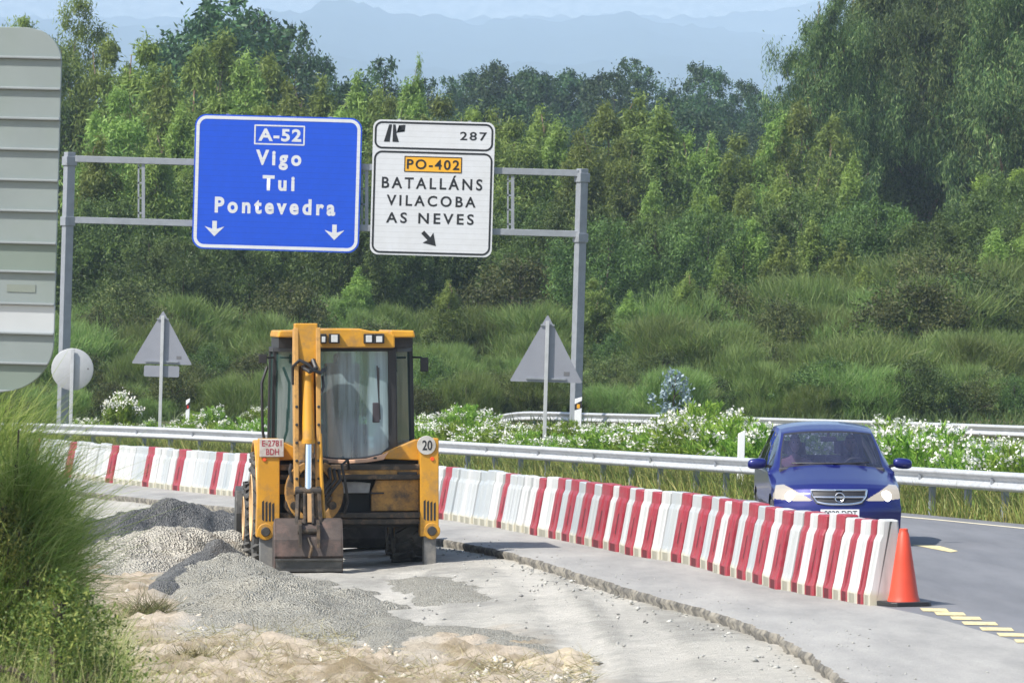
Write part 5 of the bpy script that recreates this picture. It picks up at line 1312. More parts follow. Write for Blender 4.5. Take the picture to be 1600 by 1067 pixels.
def crown_pts(g, ncl, nl, radius, H, z0, cr, shell=0.45, squash=1.1):
    t = []
    while len(t) < ncl:
        q = g.random()
        if g.random() < radius(q) / 1.0: t.append(q)
    t = np.array(t); a = g.uniform(0, 2 * np.pi, ncl); rr = np.array([radius(q) for q in t])
    lob = 1 + 0.28 * np.sin(a * 3 + t * 9 + g.uniform(0, 6)) + 0.15 * np.sin(a * 5 - t * 14)
    r = rr * lob * g.random(ncl) ** shell
    c = np.stack([r * np.cos(a), r * np.sin(a), z0 + t * (H - z0)], 1)
    return c, t, rr
def tree_proto(name, H, Rm, shape, ncl, nl, cr, ll, lw, droop, seed, lm, bm_, z0=0.05, limbs=10, trunk_r=0.12, shell=0.45, trunkbare=None, sq=1.25):
    g = np.random.default_rng(seed)
    c, t, rr = crown_pts(g, ncl, nl, lambda q: shape(q), 1.0, 0.0, cr, shell)
    c = c * np.array([Rm, Rm, H * (1 - z0)]) + np.array([0, 0, H * z0])
    k = np.repeat(np.arange(ncl), nl); n = len(k)
    csz = cr * 0.78 * g.uniform(0.55, 1.45, ncl) * (0.55 + 0.45 * np.clip(rr / 0.6, 0, 1))
    p = c[k] + g.normal(0, 1, (n, 3)) * (csz[k] * 0.55)[:, None] * np.array([1, 1, sq])
    d = g.normal(0, 1, (n, 3)); d = unit(d) * (1 - droop) + np.array([0, 0, -1.0]) * droop
    d = unit(d + 0.25 * g.normal(0, 1, (n, 3)))
    L = ll * g.uniform(0.6, 1.4, n)[:, None]
    w = unit(np.cross(d, g.normal(0, 1, (n, 3)))) * lw * g.uniform(0.7, 1.3, n)[:, None] / 2
    p[:, 2] = np.maximum(p[:, 2], 0.2)
    root = bpy.data.objects.new(name, None); COL.objects.link(root)
    link('crown', leaves('crown', p, d * L, w, lm), root)
    b = MB(); pts = []; x = y = 0.0
    for i in range(9):
        z = H * 0.93 * i / 8; pts.append((x, y, z if i else -0.6)); x += g.normal(0, 0.012 * H); y += g.normal(0, 0.012 * H)
    b.tube(pts, [max(0.02, trunk_r * (1 - i / 8.6)) for i in range(9)], 9)
    order = g.permutation(ncl)[:limbs]
    for i in order:
        e = Vector(c[i]); zz = max(H * 0.12, e.z - (0.08 + 0.16 * g.random()) * H); kf = zz / (H * 0.93) * 8; k0 = int(min(kf, 7)); s_ = Vector(pts[k0]).lerp(Vector(pts[k0 + 1]), min(kf - k0, 1))
        s_.z = zz if k0 else s_.z
        m_ = s_.lerp(e, 0.55) + Vector((0, 0, 0.04 * H)); r0 = trunk_r * (1 - kf / 9) * 0.55
        b.tube([s_, m_, e], [max(r0, .025), max(r0 * .6, .02), .012], 6)
    b.build('trunk', bm_, root, True)
    return root
cone_s = lambda q: max(0.03, (min(1, q / 0.16) ** 0.7) * (1 - q) ** 0.75 * 0.98 + 0.03 * (q < .98))
egg_s = lambda q: max(0.02, math.sin(math.pi * min(1, q * 0.93 + 0.07)) ** 0.7)
tall_s = lambda q: max(0.05, (min(1, q / 0.25) ** 0.8) * (1 - q ** 2.6) ** 0.8)
umb_s = lambda q: 0.06 if q < 0.35 else max(0.05, math.sin(math.pi * ((q - 0.35) / 0.65 * 0.8 + 0.2)) ** 0.6)
H0 = 10.0
young = [tree_proto('eucalyptus_tree', H0, 1.9 + 0.35 * i, cone_s, 200, 190, 0.46, 0.25, 0.058, 0.45, 300 + i, L_young, bark, limbs=14, trunk_r=0.10, shell=0.35, sq=1.9) for i in range(4)]
bright = [tree_proto('eucalyptus_tree', H0, 2.6, cone_s, 180, 180, 0.50, 0.25, 0.06, 0.4, 320, L_bright, bark, limbs=12, trunk_r=0.10)]
fill = [tree_proto('broadleaf_tree', H0, 3.3 + 0.4 * i, egg_s, 200, 200, 0.62, 0.25, 0.066, 0.45, 330 + i, L_dark, bark_d, z0=0.02, limbs=10, trunk_r=0.13, shell=0.35, sq=1.5) for i in range(3)]
tall = [tree_proto('eucalyptus_tree', H0 * 2, 3.6 + 0.6 * i, tall_s, 200, 130, 0.90, 0.34, 0.085, 0.5, 340 + i, L_dark if i == 0 else L_young, bark, z0=0.05, limbs=18, trunk_r=0.2) for i in range(2)]
big = [tree_proto('eucalyptus_tree', H0 * 2.5, 5.6 + 0.5 * i, tall_s, 190, 340, 0.92, 0.44, 0.075, 0.66, 350 + i, L_big, bark, z0=0.25 - 0.10 * i, limbs=34, trunk_r=0.42, shell=0.5, sq=1.7) for i in range(2)]
far = [tree_proto('mature_tree', H0 * 1.6, 4.4 + 0.7 * i, umb_s if i != 1 else egg_s, 110, 90, 1.25, 0.5, 0.22, 0.25, 360 + i, L_far, bark_d, z0=0.03, limbs=10, trunk_r=0.22, sq=0.85) for i in range(3)]
used = set()
def place(protos, px, topy, s, wf=1.0, drop=0.25):
    """stand a plant so that its top is seen at a pixel, s = scale of its distance"""
    pr = protos[random.randrange(len(protos))]
    q = P(px, topy, s); z = gz(q.x, q.y) - drop
    h = q.z - z
    cr_ = next(c for c in pr.children if c.type == 'MESH')
    if 'h' not in pr: 
        pr['h'] = max(max(v.co.z for v in c.data.vertices) for c in pr.children)
    k = h / pr['h']
    if pr.name in used: o = dup(pr)
    else: o = pr; used.add(pr.name)
    o.location = (q.x, q.y, z); o.rotation_euler = (0, 0, random.uniform(0, 6.28)); o.scale = (k * wf, k * wf, k)
    return o
def row(protos, items, what, group, cat='tree', wf=(0.9, 1.15)):
    items = sorted(items, key=lambda i: i[0])
    n = 0
    for it in items:
        o = place(protos, it[0], it[1], it[2], (it[3] if len(it) > 3 else 1) * random.uniform(*wf))
        if it[0] < 85: lab = 'tree of the wood hidden behind the big slatted sign'
        elif it[0] > 1605: lab = 'last on the right of the ' + what
        else: n += 1; lab = nth(n) + ' from the left of the ' + what
        tag(o, lab, cat, 'trees hidden behind the big sign' if it[0] < 85 else group)
row(young, [(165, 40, 26), (225, 42, 27), (192, 122, 30), (262, 95, 28), (310, 58, 26), (345, 38, 25), (385, 72, 26), (425, 74, 25), (285, 150, 30), (338, 135, 31), (452, 115, 27), (408, 145, 30), (240, 190, 32), (158, 205, 32), (505, 112, 25), (560, 106, 25), (530, 155, 29), (590, 125, 25), (615, 136, 26), (640, 118, 25), (655, 80, 25, .45), (692, 137, 26), (735, 155, 27), (770, 162, 27), (805, 172, 28), (842, 160, 27), (872, 178, 28)],
    'yellow green young eucalyptus trees behind the signs', 'young eucalyptus trees behind the signs')
row(young, [(905, 195, 29), (950, 152, 26, 1.2), (1000, 138, 25, 1.3), (1035, 152, 26, 1.2), (975, 205, 29), (1072, 196, 26), (1112, 204, 26), (1152, 200, 26), (1195, 205, 26), (1220, 170, 26, 1.1), (1252, 148, 26, 1.1), (1302, 172, 27, 1.1), (1165, 285, 32), (1092, 290, 31), (1022, 275, 31), (1335, 235, 29), (1285, 262, 32), (1222, 250, 30)],
    'young eucalyptus trees right of the gantry', 'young eucalyptus trees right of the gantry')
row(bright, [(1538, 268, 30, 1.2), (1592, 258, 31, 1.2), (1640, 262, 30, 1.2), (1115, 300, 33, .8)], 'bright bushy eucalyptus trees under the big ones', 'bright young eucalyptus trees')
row(tall, [(122, -10, 25, .8), (88, 60, 26, .8), (40, 20, 24), (-30, 40, 25)], 'tall dark trees behind the big slatted sign', 'tall eucalyptus trees at the left')
tag(place(big[:1], 1412, -130, 24), 'tall eucalyptus with a reddish bare trunk showing on the right', 'tree')
row(big[1:], [(1302, -40, 25, .85), (1595, -110, 25), (1500, -150, 22), (1358, -70, 23.5), (1455, -60, 24.5), (1550, -90, 24), (1670, -60, 25)], 'towering eucalyptus trees with hanging leaves', 'towering eucalyptus trees')
fl = [(20 + i * 52 + random.uniform(-14, 14), random.uniform(285, 370), random.uniform(32.5, 34.5)) for i in range(32)]
fl = [(a, (b_ + 38 if 1345 < a < 1480 else b_) - (30 if a > 1230 else 0), c) for a, b_, c in fl]
row(fill, fl, 'dark green bushy trees at the foot of the wood', 'dark bushy trees at the foot of the wood')
row(fill, [(60 + i * 70 + random.uniform(-20, 20), (random.uniform(150, 230) if a_ < 600 or a_ > 1230 else random.uniform(215, 260)), random.uniform(23, 24.5)) for i, a_ in enumerate(range(60, 1700, 70))], 'dark trees filling the middle of the wood', 'dark trees filling the middle of the wood')
row(far, [(350, -20, 19, 1.0), (318, 5, 18.5), (393, 8, 18.5), (465, 30, 17, .7), (497, 78, 16.5, .7), (438, 62, 17, .7), (600, 84, 17, .7), (562, 118, 17), (272, 60, 18), (530, 130, 16)],
    'dark trees rising behind the wood', 'mature trees rising behind the wood')
rd = [(668, 118), (702, 116), (738, 106), (780, 91), (822, 101), (852, 110), (884, 104), (922, 118), (958, 106), (985, 86), (1012, 102), (1042, 135), (1086, 94), (1112, 102), (1160, 122), (1188, 142), (1225, 130), (1262, 120), (640, 130)]
row(far, [(a, b_, 13.5 + random.uniform(-.4, .4), .85) for a, b_ in rd], 'hazy blue green trees along the skyline', 'hazy trees along the skyline')
row(far, [(630 + i * 46 + random.uniform(-10, 10), random.uniform(140, 185), random.uniform(15.5, 17)) for i in range(14)], 'hazy trees just below the skyline', 'hazy trees below the skyline')

# brooms and shrubs on the bank
def broom_proto(name, H, Rm, n, seed, m, w=0.03, spread=0.45, curl=0.5):
    g = np.random.default_rng(seed)
    tuft = 80
    ta = g.uniform(0, 6.28, tuft); tr = Rm * g.random(tuft) ** 0.5; th = H * g.uniform(0.0, 0.78, tuft) * (1 - 0.15 * (tr / Rm) ** 2)
    k = g.integers(0, tuft, n)
    p = np.stack([tr[k] * np.cos(ta[k]), tr[k] * np.sin(ta[k]), th[k]], 1) + g.normal(0, 0.16 * Rm, (n, 3)) * np.array([1, 1, .6])
    p[:, 2] = np.abs(p[:, 2])
    d = np.stack([np.cos(ta[k]) * tr[k] / Rm * spread, np.sin(ta[k]) * tr[k] / Rm * spread, np.ones(n)], 1) + g.normal(0, 0.42, (n, 3)) + 0.16 * g.normal(0, 1, (tuft, 3))[k] * np.array([1, 1, 0])
    d = unit(d)
    bend = g.normal(0, curl, (n, 3)) + np.stack([np.cos(ta[k]), np.sin(ta[k]), -0.5 * np.ones(n)], 1) * curl
    top = np.clip(H * 1.02 - p[:, 2], 0.3, None)
    L = np.minimum(H * g.uniform(0.07, 0.22, n), top)
    root = bpy.data.objects.new(name, None); COL.objects.link(root)
    link('foliage', strands('foliage', p, d, bend, L, w * g.uniform(.6, 1.3, n), m, g), root)
    b = MB()
    for i in range(12): b.tube([(tr[i] * .2 * math.cos(ta[i]), tr[i] * .2 * math.sin(ta[i]), -0.3), (tr[i] * .6 * math.cos(ta[i]), tr[i] * .6 * math.sin(ta[i]), th[i] * .6 + .1), (tr[i] * math.cos(ta[i]), tr[i] * math.sin(ta[i]), th[i] + 0.2)], [.03, .022, .012], 5)
    b.build('stems', bark_d, root)
    return root
brooms = [broom_proto('broom_shrub', 3.0, 1.35 + 0.2 * i, 17000, 400 + i, L_broom, 0.016, 0.38, 0.07) for i in range(4)]
shrubs = [tree_proto('leafy_shrub', 3.0, 1.7, egg_s, 130, 110, 0.36, 0.11, 0.045, 0.1, 420 + i, L_shrub if i else L_dark, bark_d, z0=0.0, limbs=12, trunk_r=0.05) for i in range(3)]
shrub_tops = lambda px, r: float(np.interp(px, [0, 200, 450, 520, 900, 1000, 1200, 1300, 1600], [[560, 565, 560, 570, 560, 555, 545, 535, 530], [520, 500, 500, 520, 520, 505, 478, 448, 425], [480, 450, 455, 480, 485, 470, 435, 400, 385], [585, 590, 590, 595, 590, 590, 580, 575, 575]][r]))
rows_ = [[], [], [], []]
for r_, (s_, st) in enumerate(((41.3, 36), (38.2, 38), (35.6, 40), (45.5, 38))):
    px = -20
    while px < 1660:
        rows_[r_].append((px + random.uniform(-12, 12), shrub_tops(px, r_) + random.uniform(-30, 34), s_ + random.uniform(-.5, .5)))
        px += st
nm = ['second shrub row on the bank', 'third shrub row on the bank', 'topmost shrub row below the trees', 'lowest shrub row on the bank']
for r_ in range(4):
    n = 0
    for it in sorted(rows_[r_]):
        leafy = random.random() < (0.5 if r_ in (0, 3) else 0.36)
        o = place(shrubs if leafy else brooms, *it[:3], random.uniform(0.85, 1.35), 0.1)
        if it[0] < 95: lab = 'shrub behind the big slatted sign in the ' + nm[r_]
        elif it[0] > 1605: lab = 'outermost at the right edge in the ' + nm[r_]
        else: n += 1; lab = nth(n) + ' from the left in the ' + nm[r_]
        tag(o, lab, 'shrub', nm[r_])
for (px, ty, s_, wf, pr, lab) in ((812, 392, 34, 1.15, shrubs[1:2], 'rounded olive green shrub standing above the brooms right of the white sign'), (1545, 560, 43, 1.2, shrubs[2:3], 'leafy olive shrub low on the bank right of the blue car'), (1095, 500, 37, .8, shrubs[1:2], 'yellowish shrub on the bank right of the gantry post'), (1150, 430, 34, 1.1, shrubs[0:1], 'dark glossy shrub in the middle of the bank on the right'), (1420, 430, 34.5, 1.3, shrubs[2:3], 'pale leafy shrub below the tallest eucalyptus trunk')):
    tag(place(pr, px, ty, s_, wf, 0.1), lab, 'shrub')
bl = tree_proto('eucalyptus_sapling', 1.8, 0.75, egg_s, 26, 34, 0.17, 0.12, 0.07, 0.1, 440, L_blue, bark_d, z0=0.0, limbs=5, trunk_r=0.02)
tag(place([bl], 1052, 572, 50, 0.9, 0.1), 'small pale blue leaved sapling just above the far guardrail', 'sapling')

row(young, [(1130, 385, 35), (1172, 332, 34.5), (1225, 365, 35), (1272, 335, 34.5), (1318, 372, 35.5), (1352, 410, 36), (1490, 400, 36), (1555, 352, 35), (1612, 335, 35), (930, 430, 36), (985, 452, 37), (700, 435, 36), (560, 415, 35.5), (1075, 420, 36)],
    'eucalyptus saplings standing among the shrubs', 'eucalyptus saplings on the bank', wf=(1.1, 1.5))
g9 = np.random.default_rng(909)
for k in range(26):
    pr = (fill, young, far)[k % 3]; px_ = -40 - 24 * k + g9.uniform(-8, 8)
    tag(place(pr, px_, (330, 110, 60)[k % 3] + g9.uniform(-25, 25), (33.5, 27, 20)[k % 3], 1.15), 'tree of the wood beyond the left edge, hidden by the big sign', 'tree', 'trees beyond the left edge')
for k in range(30):
    px_ = -45 - 20 * k
    tag(place(brooms if k % 3 else shrubs, px_, (590, 560, 500)[k % 3] + g9.uniform(-20, 20), (44, 41, 37.5)[k % 3], 1.4, 0.1), 'shrub of the bank beyond the left edge, hidden by the big sign', 'shrub', 'shrubs beyond the left edge')
# oleanders in the median
def oleander_proto(H, Rm, ns, seed, fl):
    g = np.random.default_rng(seed)
    a = g.uniform(0, 6.28, ns); rr = Rm * g.random(ns) ** 0.55; h = H * (1 - 0.35 * (rr / Rm) ** 2) * g.uniform(0.72, 1.03, ns)
    base = np.stack([rr * .35 * np.cos(a), rr * .35 * np.sin(a), np.zeros(ns)], 1); tip = np.stack([rr * np.cos(a), rr * np.sin(a), h], 1)
    nl = 60
    k = np.repeat(np.arange(ns), nl); t = g.uniform(0.30, 1.0, len(k)) ** 0.8
    p = base[k] * (1 - t)[:, None] + tip[k] * t[:, None]; p[:, :2] = base[k, :2] + (tip[k, :2] - base[k, :2]) * (t ** 1.4)[:, None]
    d = unit(unit(tip - base)[k] * 0.9 + g.normal(0, 0.55, (len(k), 3)) + np.array([0, 0, .25]))
    L = g.uniform(0.12, 0.22, len(k))[:, None]; w = unit(np.cross(d, g.normal(0, 1, (len(k), 3)))) * g.uniform(0.014, 0.023, len(k))[:, None]
    root = bpy.data.objects.new('oleander_bush', None); COL.objects.link(root)
    link('foliage', leaves('foliage', p, d * L, w, L_ole), root)
    b = MB()
    for i in range(min(ns, 26)): b.tube([base[i] - [0, 0, .2], base[i] * .5 + tip[i] * .5 - [0, 0, .05], tip[i]], [.014, .010, .006], 5)
    b.build('stems', mat('green_stem', (0.16, 0.17, 0.07), 0.8), root)
    sel = np.where(g.random(ns) < fl)[0]; nf = 26
    k = np.repeat(sel, nf); c = tip[k] + g.normal(0, 1, (len(k), 3)) * np.array([.085, .085, .06]) + np.array([0, 0, .05])
    n_ = unit(g.normal(0, 0.7, (len(k), 3)) + np.array([0, -0.2, 0.8])); u = unit(np.cross(n_, g.normal(0, 1, (len(k), 3)))); v = np.cross(n_, u); s_ = g.uniform(0.028, 0.042, len(k))[:, None]
    V = []
    for j in range(10):
        an = 2 * math.pi * j / 10; rad_ = 1.0 if j % 2 == 0 else 0.62
        V.append(c + (u * math.cos(an) + v * math.sin(an)) * s_ * rad_ + n_ * s_ * (0.3 if j % 2 == 0 else 0))
    V = np.stack(V, 1).reshape(-1, 3)
    link('blossoms', mesh_np('blossoms', V, np.full(len(k), 10), np.arange(10 * len(k)), L_flower), root)
    return root
oles = [oleander_proto(1.5, 0.85 + .1 * i, 64, 500 + i, (0.15, 0.24, 0.20, 0.30)[i]) for i in range(4)]
ot = lambda px: float(np.interp(px, [40, 80, 200, 400, 440, 660, 720, 800, 950, 1060, 1110, 1180, 1240, 1350, 1440, 1500, 1600, 1700], [648, 646, 645, 632, 640, 640, 632, 654, 655, 640, 628, 648, 660, 662, 640, 670, 680, 690]))
rs_ = lambda px: float(np.interp(px, [-120, 120, 300, 690, 980, 1425, 1600, 1900], [52, 56, 60, 66, 75.5, 92.5, 101, 112]))
back, front = [], []
px = 70
while px < 1680:
    s_ = rs_(px)
    if not (225 < px < 280 or 340 < px < 380 or 480 < px < 640): back.append((px, ot(px) + (5 if 760 < px < 1060 or px > 1160 else -3) + random.uniform(-7, 8), s_ * 0.80))
    px += s_ * 0.8 * 0.72
px = 70
while px < 1680:
    s_ = rs_(px); front.append((px, ot(px) + 12 + random.uniform(-10, 10), s_ * 0.93)); px += s_ * 0.95 * 0.62
for lst, what in ((back, 'back row of white oleanders'), (front, 'front row of white oleanders behind the guardrail')):
    for n, it in enumerate(sorted(lst)):
        o = place(oles, *it, random.uniform(0.95, 1.25), 0.05)
        tag(o, nth(n + 1) + ' from the left in the ' + what, 'oleander', what)
o = oleander_proto(1.3, 0.75, 46, 540, 0.62)
oles2 = [o]; tag(place(oles2, 192, 604, 52, 0.72, 0.05), 'tall oleander with a dense white crown left of the triangular sign with plate', 'oleander')

# grass along the guardrail, behind it and on the far verge
g = np.random.default_rng(61)
n = 26000
x = g.uniform(-14, 11, n); dd = g.uniform(0.05, 3.2, n) ** 1.1; y = rail_y(x) + dd; z = ground(x, y)
Lg = leafmat('dry_roadside_grass', [(0.36, 0.30, 0.10), (0.30, 0.31, 0.07), (0.18, 0.25, 0.045), (0.42, 0.35, 0.14), (0.20, 0.28, 0.05)], 0.35, objvar=0)
d = unit(np.stack([g.normal(0, .3, n), g.normal(0, .3, n), np.ones(n)], 1)); 
tag(link('roadside_grass', strands('roadside_grass', np.stack([x, y, z - .02], 1), d, g.normal(0, .5, (n, 3)) * np.array([1, 1, .3]), g.uniform(.2, .72, n), np.full(n, 0.018), Lg, g)), kind='stuff')
n = 16000
y = g.uniform(118, 172, n); x = g.uniform(-0.16, 0.16, n) * y; z = ground(x, y); 
Lv = leafmat('verge_grass', [(0.07, 0.11, 0.025), (0.12, 0.14, 0.04), (0.05, 0.08, 0.02)], 0.3, objvar=0)
d = unit(np.stack([g.normal(0, .3, n), g.normal(0, .3, n), np.ones(n)], 1)); 
tag(link('verge_grass', strands('verge_grass', np.stack([x, y, z - .02], 1), d, g.normal(0, .4, (n, 3)) * np.array([1, 1, .3]), g.uniform(.25, .6, n), np.full(n, 0.04), Lv, g)), kind='stuff')

# near bushes at the left edge
L_nb = leafmat('near_broom_stem', [(0.17, 0.24, 0.045), (0.27, 0.34, 0.075), (0.40, 0.45, 0.12), (0.50, 0.50, 0.19)], 0.55, objvar=0.12)
L_nl = leafmat('near_bush_leaf', [(0.06, 0.09, 0.018), (0.12, 0.155, 0.032), (0.18, 0.205, 0.045), (0.30, 0.28, 0.07)], 0.3, objvar=0.1)
L_ng = leafmat('near_grass_blade', [(0.30, 0.33, 0.08), (0.20, 0.27, 0.06), (0.46, 0.40, 0.20), (0.55, 0.48, 0.28)], 0.35, objvar=0)
def near_broom(H, Rm, n, seed, w):
    g = np.random.default_rng(seed)
    tuft = 110
    ta = g.uniform(0, 6.28, tuft); tr = Rm * g.random(tuft) ** 0.5; th = H * g.uniform(0.12, 0.72, tuft) * (1 - 0.4 * (tr / Rm) ** 2)
    lean = g.normal(0, .35, (tuft, 3)) + np.array([.06, 0, .15])
    k = g.integers(0, tuft, n)
    p = np.stack([tr[k] * np.cos(ta[k]), tr[k] * np.sin(ta[k]), th[k]], 1) + g.normal(0, 0.10 * Rm, (n, 3))
    p += g.normal(0, 0.06, (n, 3))
    p[:, 2] = np.abs(p[:, 2])
    d = unit(np.stack([np.cos(ta[k]) * .5, np.sin(ta[k]) * .5, .9 * np.ones(n)], 1) + lean[k] * .6 + g.normal(0, .42, (n, 3)))
    bend = lean[k] * .5 + np.array([.18, 0, -.30]) + g.normal(0, .55, (n, 3))
    L = np.clip(H * 1.05 - p[:, 2], .12, H * .22) * g.uniform(.4, 1.1, n)
    root = bpy.data.objects.new('broom_bush', None); COL.objects.link(root)
    link('foliage', strands('foliage', p, d, bend, L, w * g.uniform(.6, 1.3, n), L_nb, g), root)
    b = MB()
    for i in range(24): b.tube([(tr[i] * .15 * math.cos(ta[i]), tr[i] * .15 * math.sin(ta[i]), -0.3), (tr[i] * .55 * math.cos(ta[i]), tr[i] * .55 * math.sin(ta[i]), th[i] * .55 + .05), (tr[i] * math.cos(ta[i]), tr[i] * math.sin(ta[i]), th[i] + 0.25)], [.016, .011, .005], 6)
    b.build('stems', bark_d, root)
    root['h'] = float(p[:, 2].max() + 0.5 * L.max()) * 0.95
    return root
nb = near_broom(2.2, 0.26, 24000, 600, 0.0048)
def place1(o, px, ty, s_, wf, lab, cat='bush', drop=0.05):
    q = P(px, ty, s_); z = gz(q.x, q.y) - drop; k = (q.z - z) / o['h']; o.location = (q.x, q.y, z); o.scale = (k * wf, k * wf, k); return tag(o, lab, cat)
place1(nb, -38, 600, 250, 1.0, 'tall feathery green broom bush below the big sign at the left edge')
nb2 = near_broom(1.7, 0.17, 13000, 601, 0.0048); place1(nb2, 28, 650, 258, 0.85, 'second feathery broom bush leaning right towards the barriers')
nb4 = near_broom(1.3, 0.16, 6000, 604, 0.0048); place1(nb4, 5, 800, 262, 0.9, 'lower broom bush in front at the left edge')
lb = tree_proto('leafy_bush', 1.4, 0.42, egg_s, 240, 120, 0.10, 0.026, 0.010, 0.0, 602, L_nl, bark_d, z0=0.0, limbs=22, trunk_r=0.02); lb['h'] = 1.4
place1(lb, 0, 760, 262, 0.8, 'dark leafy bush at the lower left beneath the brooms')
lb2 = tree_proto('leafy_bush', 0.9, 0.34, egg_s, 150, 110, 0.09, 0.024, 0.009, 0.0, 603, L_nl, bark_d, z0=0.0, limbs=22, trunk_r=0.015); lb2['h'] = 0.9
place1(lb2, 100, 915, 280, 1.0, 'small dark bush at the edge of the tan earth in the lower left')
def near_grass(name, x0, x1, y0, y1, n, h, seed, m, w=0.006):
    g = np.random.default_rng(seed); pts = []
    for k in range(n):
        q = ge(g.uniform(x0, x1), g.uniform(y0, y1)); pts.append((q.x, q.y, q.z - .01))
    p = np.array(pts); d = unit(np.stack([g.normal(.1, .4, n), g.normal(0, .3, n), np.ones(n)], 1))
    o = link(name, strands(name, p, d, g.normal(0, .5, (n, 3)) + np.array([.2, 0, -.4]), h * g.uniform(.4, 1.1, n), np.full(n, w), m, g)); return tag(o, kind='stuff')
near_grass('grass', -60, 190, 990, 1150, 9000, 0.42, 611, L_ng, 0.005)
g = np.random.default_rng(633); n = 4200
Yg = g.uniform(23.2, 26.2, n); q = [P(a, 1100, F / b_) for a, b_ in zip(g.uniform(-80, 185, n) , Yg)]
pp = np.array([(v.x, v.y, gz(v.x, v.y) - .01) for v in q]); d = unit(np.stack([g.normal(.06, .2, n), g.normal(0, .2, n), np.ones(n)], 1))
tall_g = link('tall_grass', strands('tall_grass', pp, d, g.normal(0, .35, (n, 3)) + np.array([.15, 0, -.3]), g.uniform(.45, 1.0, n) * np.where(g.random(n) < .12, 1.2, .88), np.full(n, .0045), L_ng, g)); tag(tall_g, kind='stuff')
g = np.random.default_rng(635); n = 5200
pq = []
while len(pq) < n:
    a, b_ = g.uniform(90, 930), g.uniform(985, 1085)
    if a > 560 and b_ < 1030: continue
    v = ge(a, b_); pq.append((v.x, v.y, v.z + .03))
d = unit(np.stack([g.normal(0, 1, n), g.normal(0, 1, n), g.uniform(.0, .7, n)], 1))
tag(link('straw_litter', strands('straw_litter', np.array(pq), d, g.normal(0, .4, (n, 3)), g.uniform(.05, .22, n), np.full(n, .0045), leafmat('straw', [(0.42, 0.34, 0.2), (0.28, 0.2, 0.11), (0.16, 0.15, 0.06), (0.5, 0.43, 0.28)], 0.1, objvar=0), g)), kind='stuff')
near_grass('weeds', 130, 250, 985, 1085, 900, 0.13, 612, L_ng)
Ltw = leafmat('dry_twig', [(0.16, 0.11, 0.06), (0.26, 0.19, 0.11), (0.10, 0.10, 0.04)], 0.1, objvar=0)
def brush(name, px, py, n, r, h, lab, seed, m=Ltw, w=0.006):
    g = np.random.default_rng(seed); q = ge(px, py)
    a = g.uniform(0, 6.28, n); d = unit(np.stack([np.cos(a), np.sin(a) * .6, g.uniform(.15, 1.0, n)], 1))
    p = np.stack([g.normal(0, r * .35, n), g.normal(0, r * .35, n), np.abs(g.normal(0, .03, n))], 1)
    o = link(name, strands(name, p, d, g.normal(0, .4, (n, 3)), h * g.uniform(.4, 1.1, n), np.full(n, w), m, g)); o.location = q
    return tag(o, lab, 'brush')
brush('dry_brush', 235, 965, 420, 0.24, 0.34, 'dry twiggy brush on the tan earth right of the small dark bush', 620, leafmat('olive_twig', [(0.08, 0.09, 0.03), (0.16, 0.13, 0.07), (0.12, 0.14, 0.05)], 0.2, objvar=0))
brush('dry_brush', 300, 1035, 260, 0.28, 0.2, 'low brown brush among the tan stones at the bottom left', 621)
brush('dry_brush', 165, 870, 160, 0.16, 0.26, 'thin green brush in front of the pale stony heap', 622, leafmat('olive_twig2', [(0.08, 0.10, 0.03), (0.16, 0.16, 0.07)], 0.2, objvar=0), 0.005)

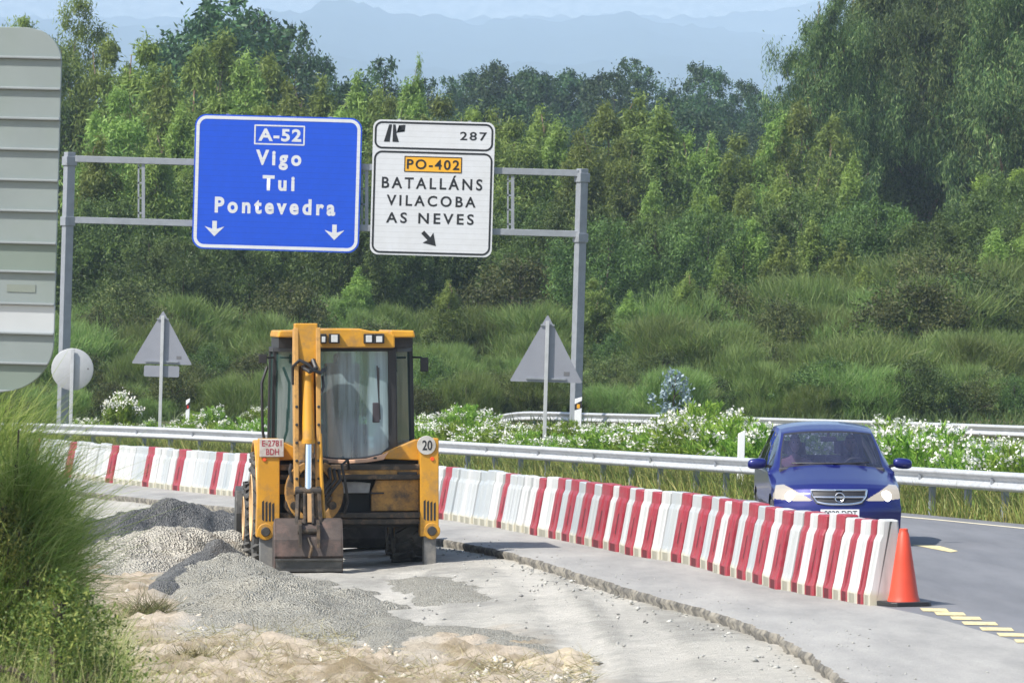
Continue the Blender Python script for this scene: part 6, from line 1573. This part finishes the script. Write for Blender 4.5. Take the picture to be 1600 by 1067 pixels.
# ------------------------------------------------------------------ hills and haze
def hill_mat(name, a, b_, sc_):
    m, t, b = nodes(name); c = ramp(t, noise(t, sc_, 8, rough=0.7), 0.35, 0.7, a, b_)
    t.links.new(c, b.inputs['Base Color']); b.inputs['Roughness'].default_value = 1.0; b.inputs['Specular IOR Level'].default_value = 0.0; return m
def hills(D, prof, depth, bumpm, seed, m, fall=0.15, step=14):
    s_ = F / D; pxs = np.array([p_[0] for p_ in prof], float); pys = np.array([p_[1] for p_ in prof], float)
    X = np.arange(P(pxs[0], 0, s_).x, P(pxs[-1], 0, s_).x, step); pxx = 800 + X * s_
    hz = np.array([P(a, float(np.interp(a, pxs, pys)), s_).z for a in pxx])
    fr = np.concatenate([np.linspace(0, 1, 46), 1 + np.linspace(0.06, 1, 12) ** 1.0])
    rowsY = np.where(fr <= 1, D - depth * (1 - fr), D + depth * fall * (fr - 1))
    GXX, GYY = np.meshgrid(X, rowsY)
    k = np.where(fr <= 1, np.clip(fr, 0, 1) ** 0.85, 1 - 0.35 * (fr - 1))
    Zb = -2 + (hz[None, :] + 2) * k[:, None] + 0.10 * hz[None, :] * fbm(GXX / 1000, GYY / 1000, seed) * np.clip(1 - fr, 0, .5)[:, None] * 2
    Zb = Zb + bumpm * fbm(GXX / 38, GYY / 38, seed + 4, 3) * 1.6 * (0.3 + np.clip(fr, 0, 1))[:, None]
    Zb = np.maximum(Zb, -6)
    return grid_mesh('hills', GXX, GYY, Zb, m)
h1 = hills(12000, [(-1500, 60), (-300, 60), (100, 30), (240, 45), (420, 14), (455, 20), (490, 3), (555, 5), (605, 23), (700, 30), (736, 38), (770, 28), (860, 33), (972, 20), (1015, 34), (1056, 40), (1140, 48), (1240, 58), (1500, 40), (1900, 70), (3100, 90)], 6500, 7.0, 701, hill_mat('wooded_hill', (0.018, 0.030, 0.016), (0.05, 0.065, 0.03), 0.02))
tag(link('hills', h1), kind='structure')
h2 = hills(14000, [(-1500, 20), (600, 30), (900, 25), (1082, 28), (1160, 18), (1240, 8), (1400, 0), (1700, 20), (3100, 40)], 1500, 9, 741, hill_mat('wooded_far_hill', (0.03, 0.04, 0.025), (0.10, 0.11, 0.07), 0.02), step=16)
tag(link('hills', h2), kind='structure')
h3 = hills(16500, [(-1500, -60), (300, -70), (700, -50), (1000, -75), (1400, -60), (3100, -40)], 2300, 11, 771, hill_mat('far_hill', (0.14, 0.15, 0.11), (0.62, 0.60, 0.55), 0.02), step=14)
tag(link('hills', h3), kind='structure')
b = MB(); b.box(-11000, 11000, -120, 17500, -16, 1420)
m = bpy.data.materials.new('haze'); m.use_nodes = True; t = m.node_tree; t.nodes.remove(t.nodes['Principled BSDF'])
pv = t.nodes.new('ShaderNodeVolumePrincipled'); pv.inputs['Color'].default_value = (0.60, 0.78, 1.0, 1); pv.inputs['Density'].default_value = 0.00016; pv.inputs['Anisotropy'].default_value = -0.3
t.links.new(pv.outputs[0], t.nodes['Material Output'].inputs['Volume'])
hz_ = b.build('haze', m); tag(hz_, kind='stuff')
for m in bpy.data.materials:
    try: m.cycles.homogeneous_volume = True
    except Exception: pass
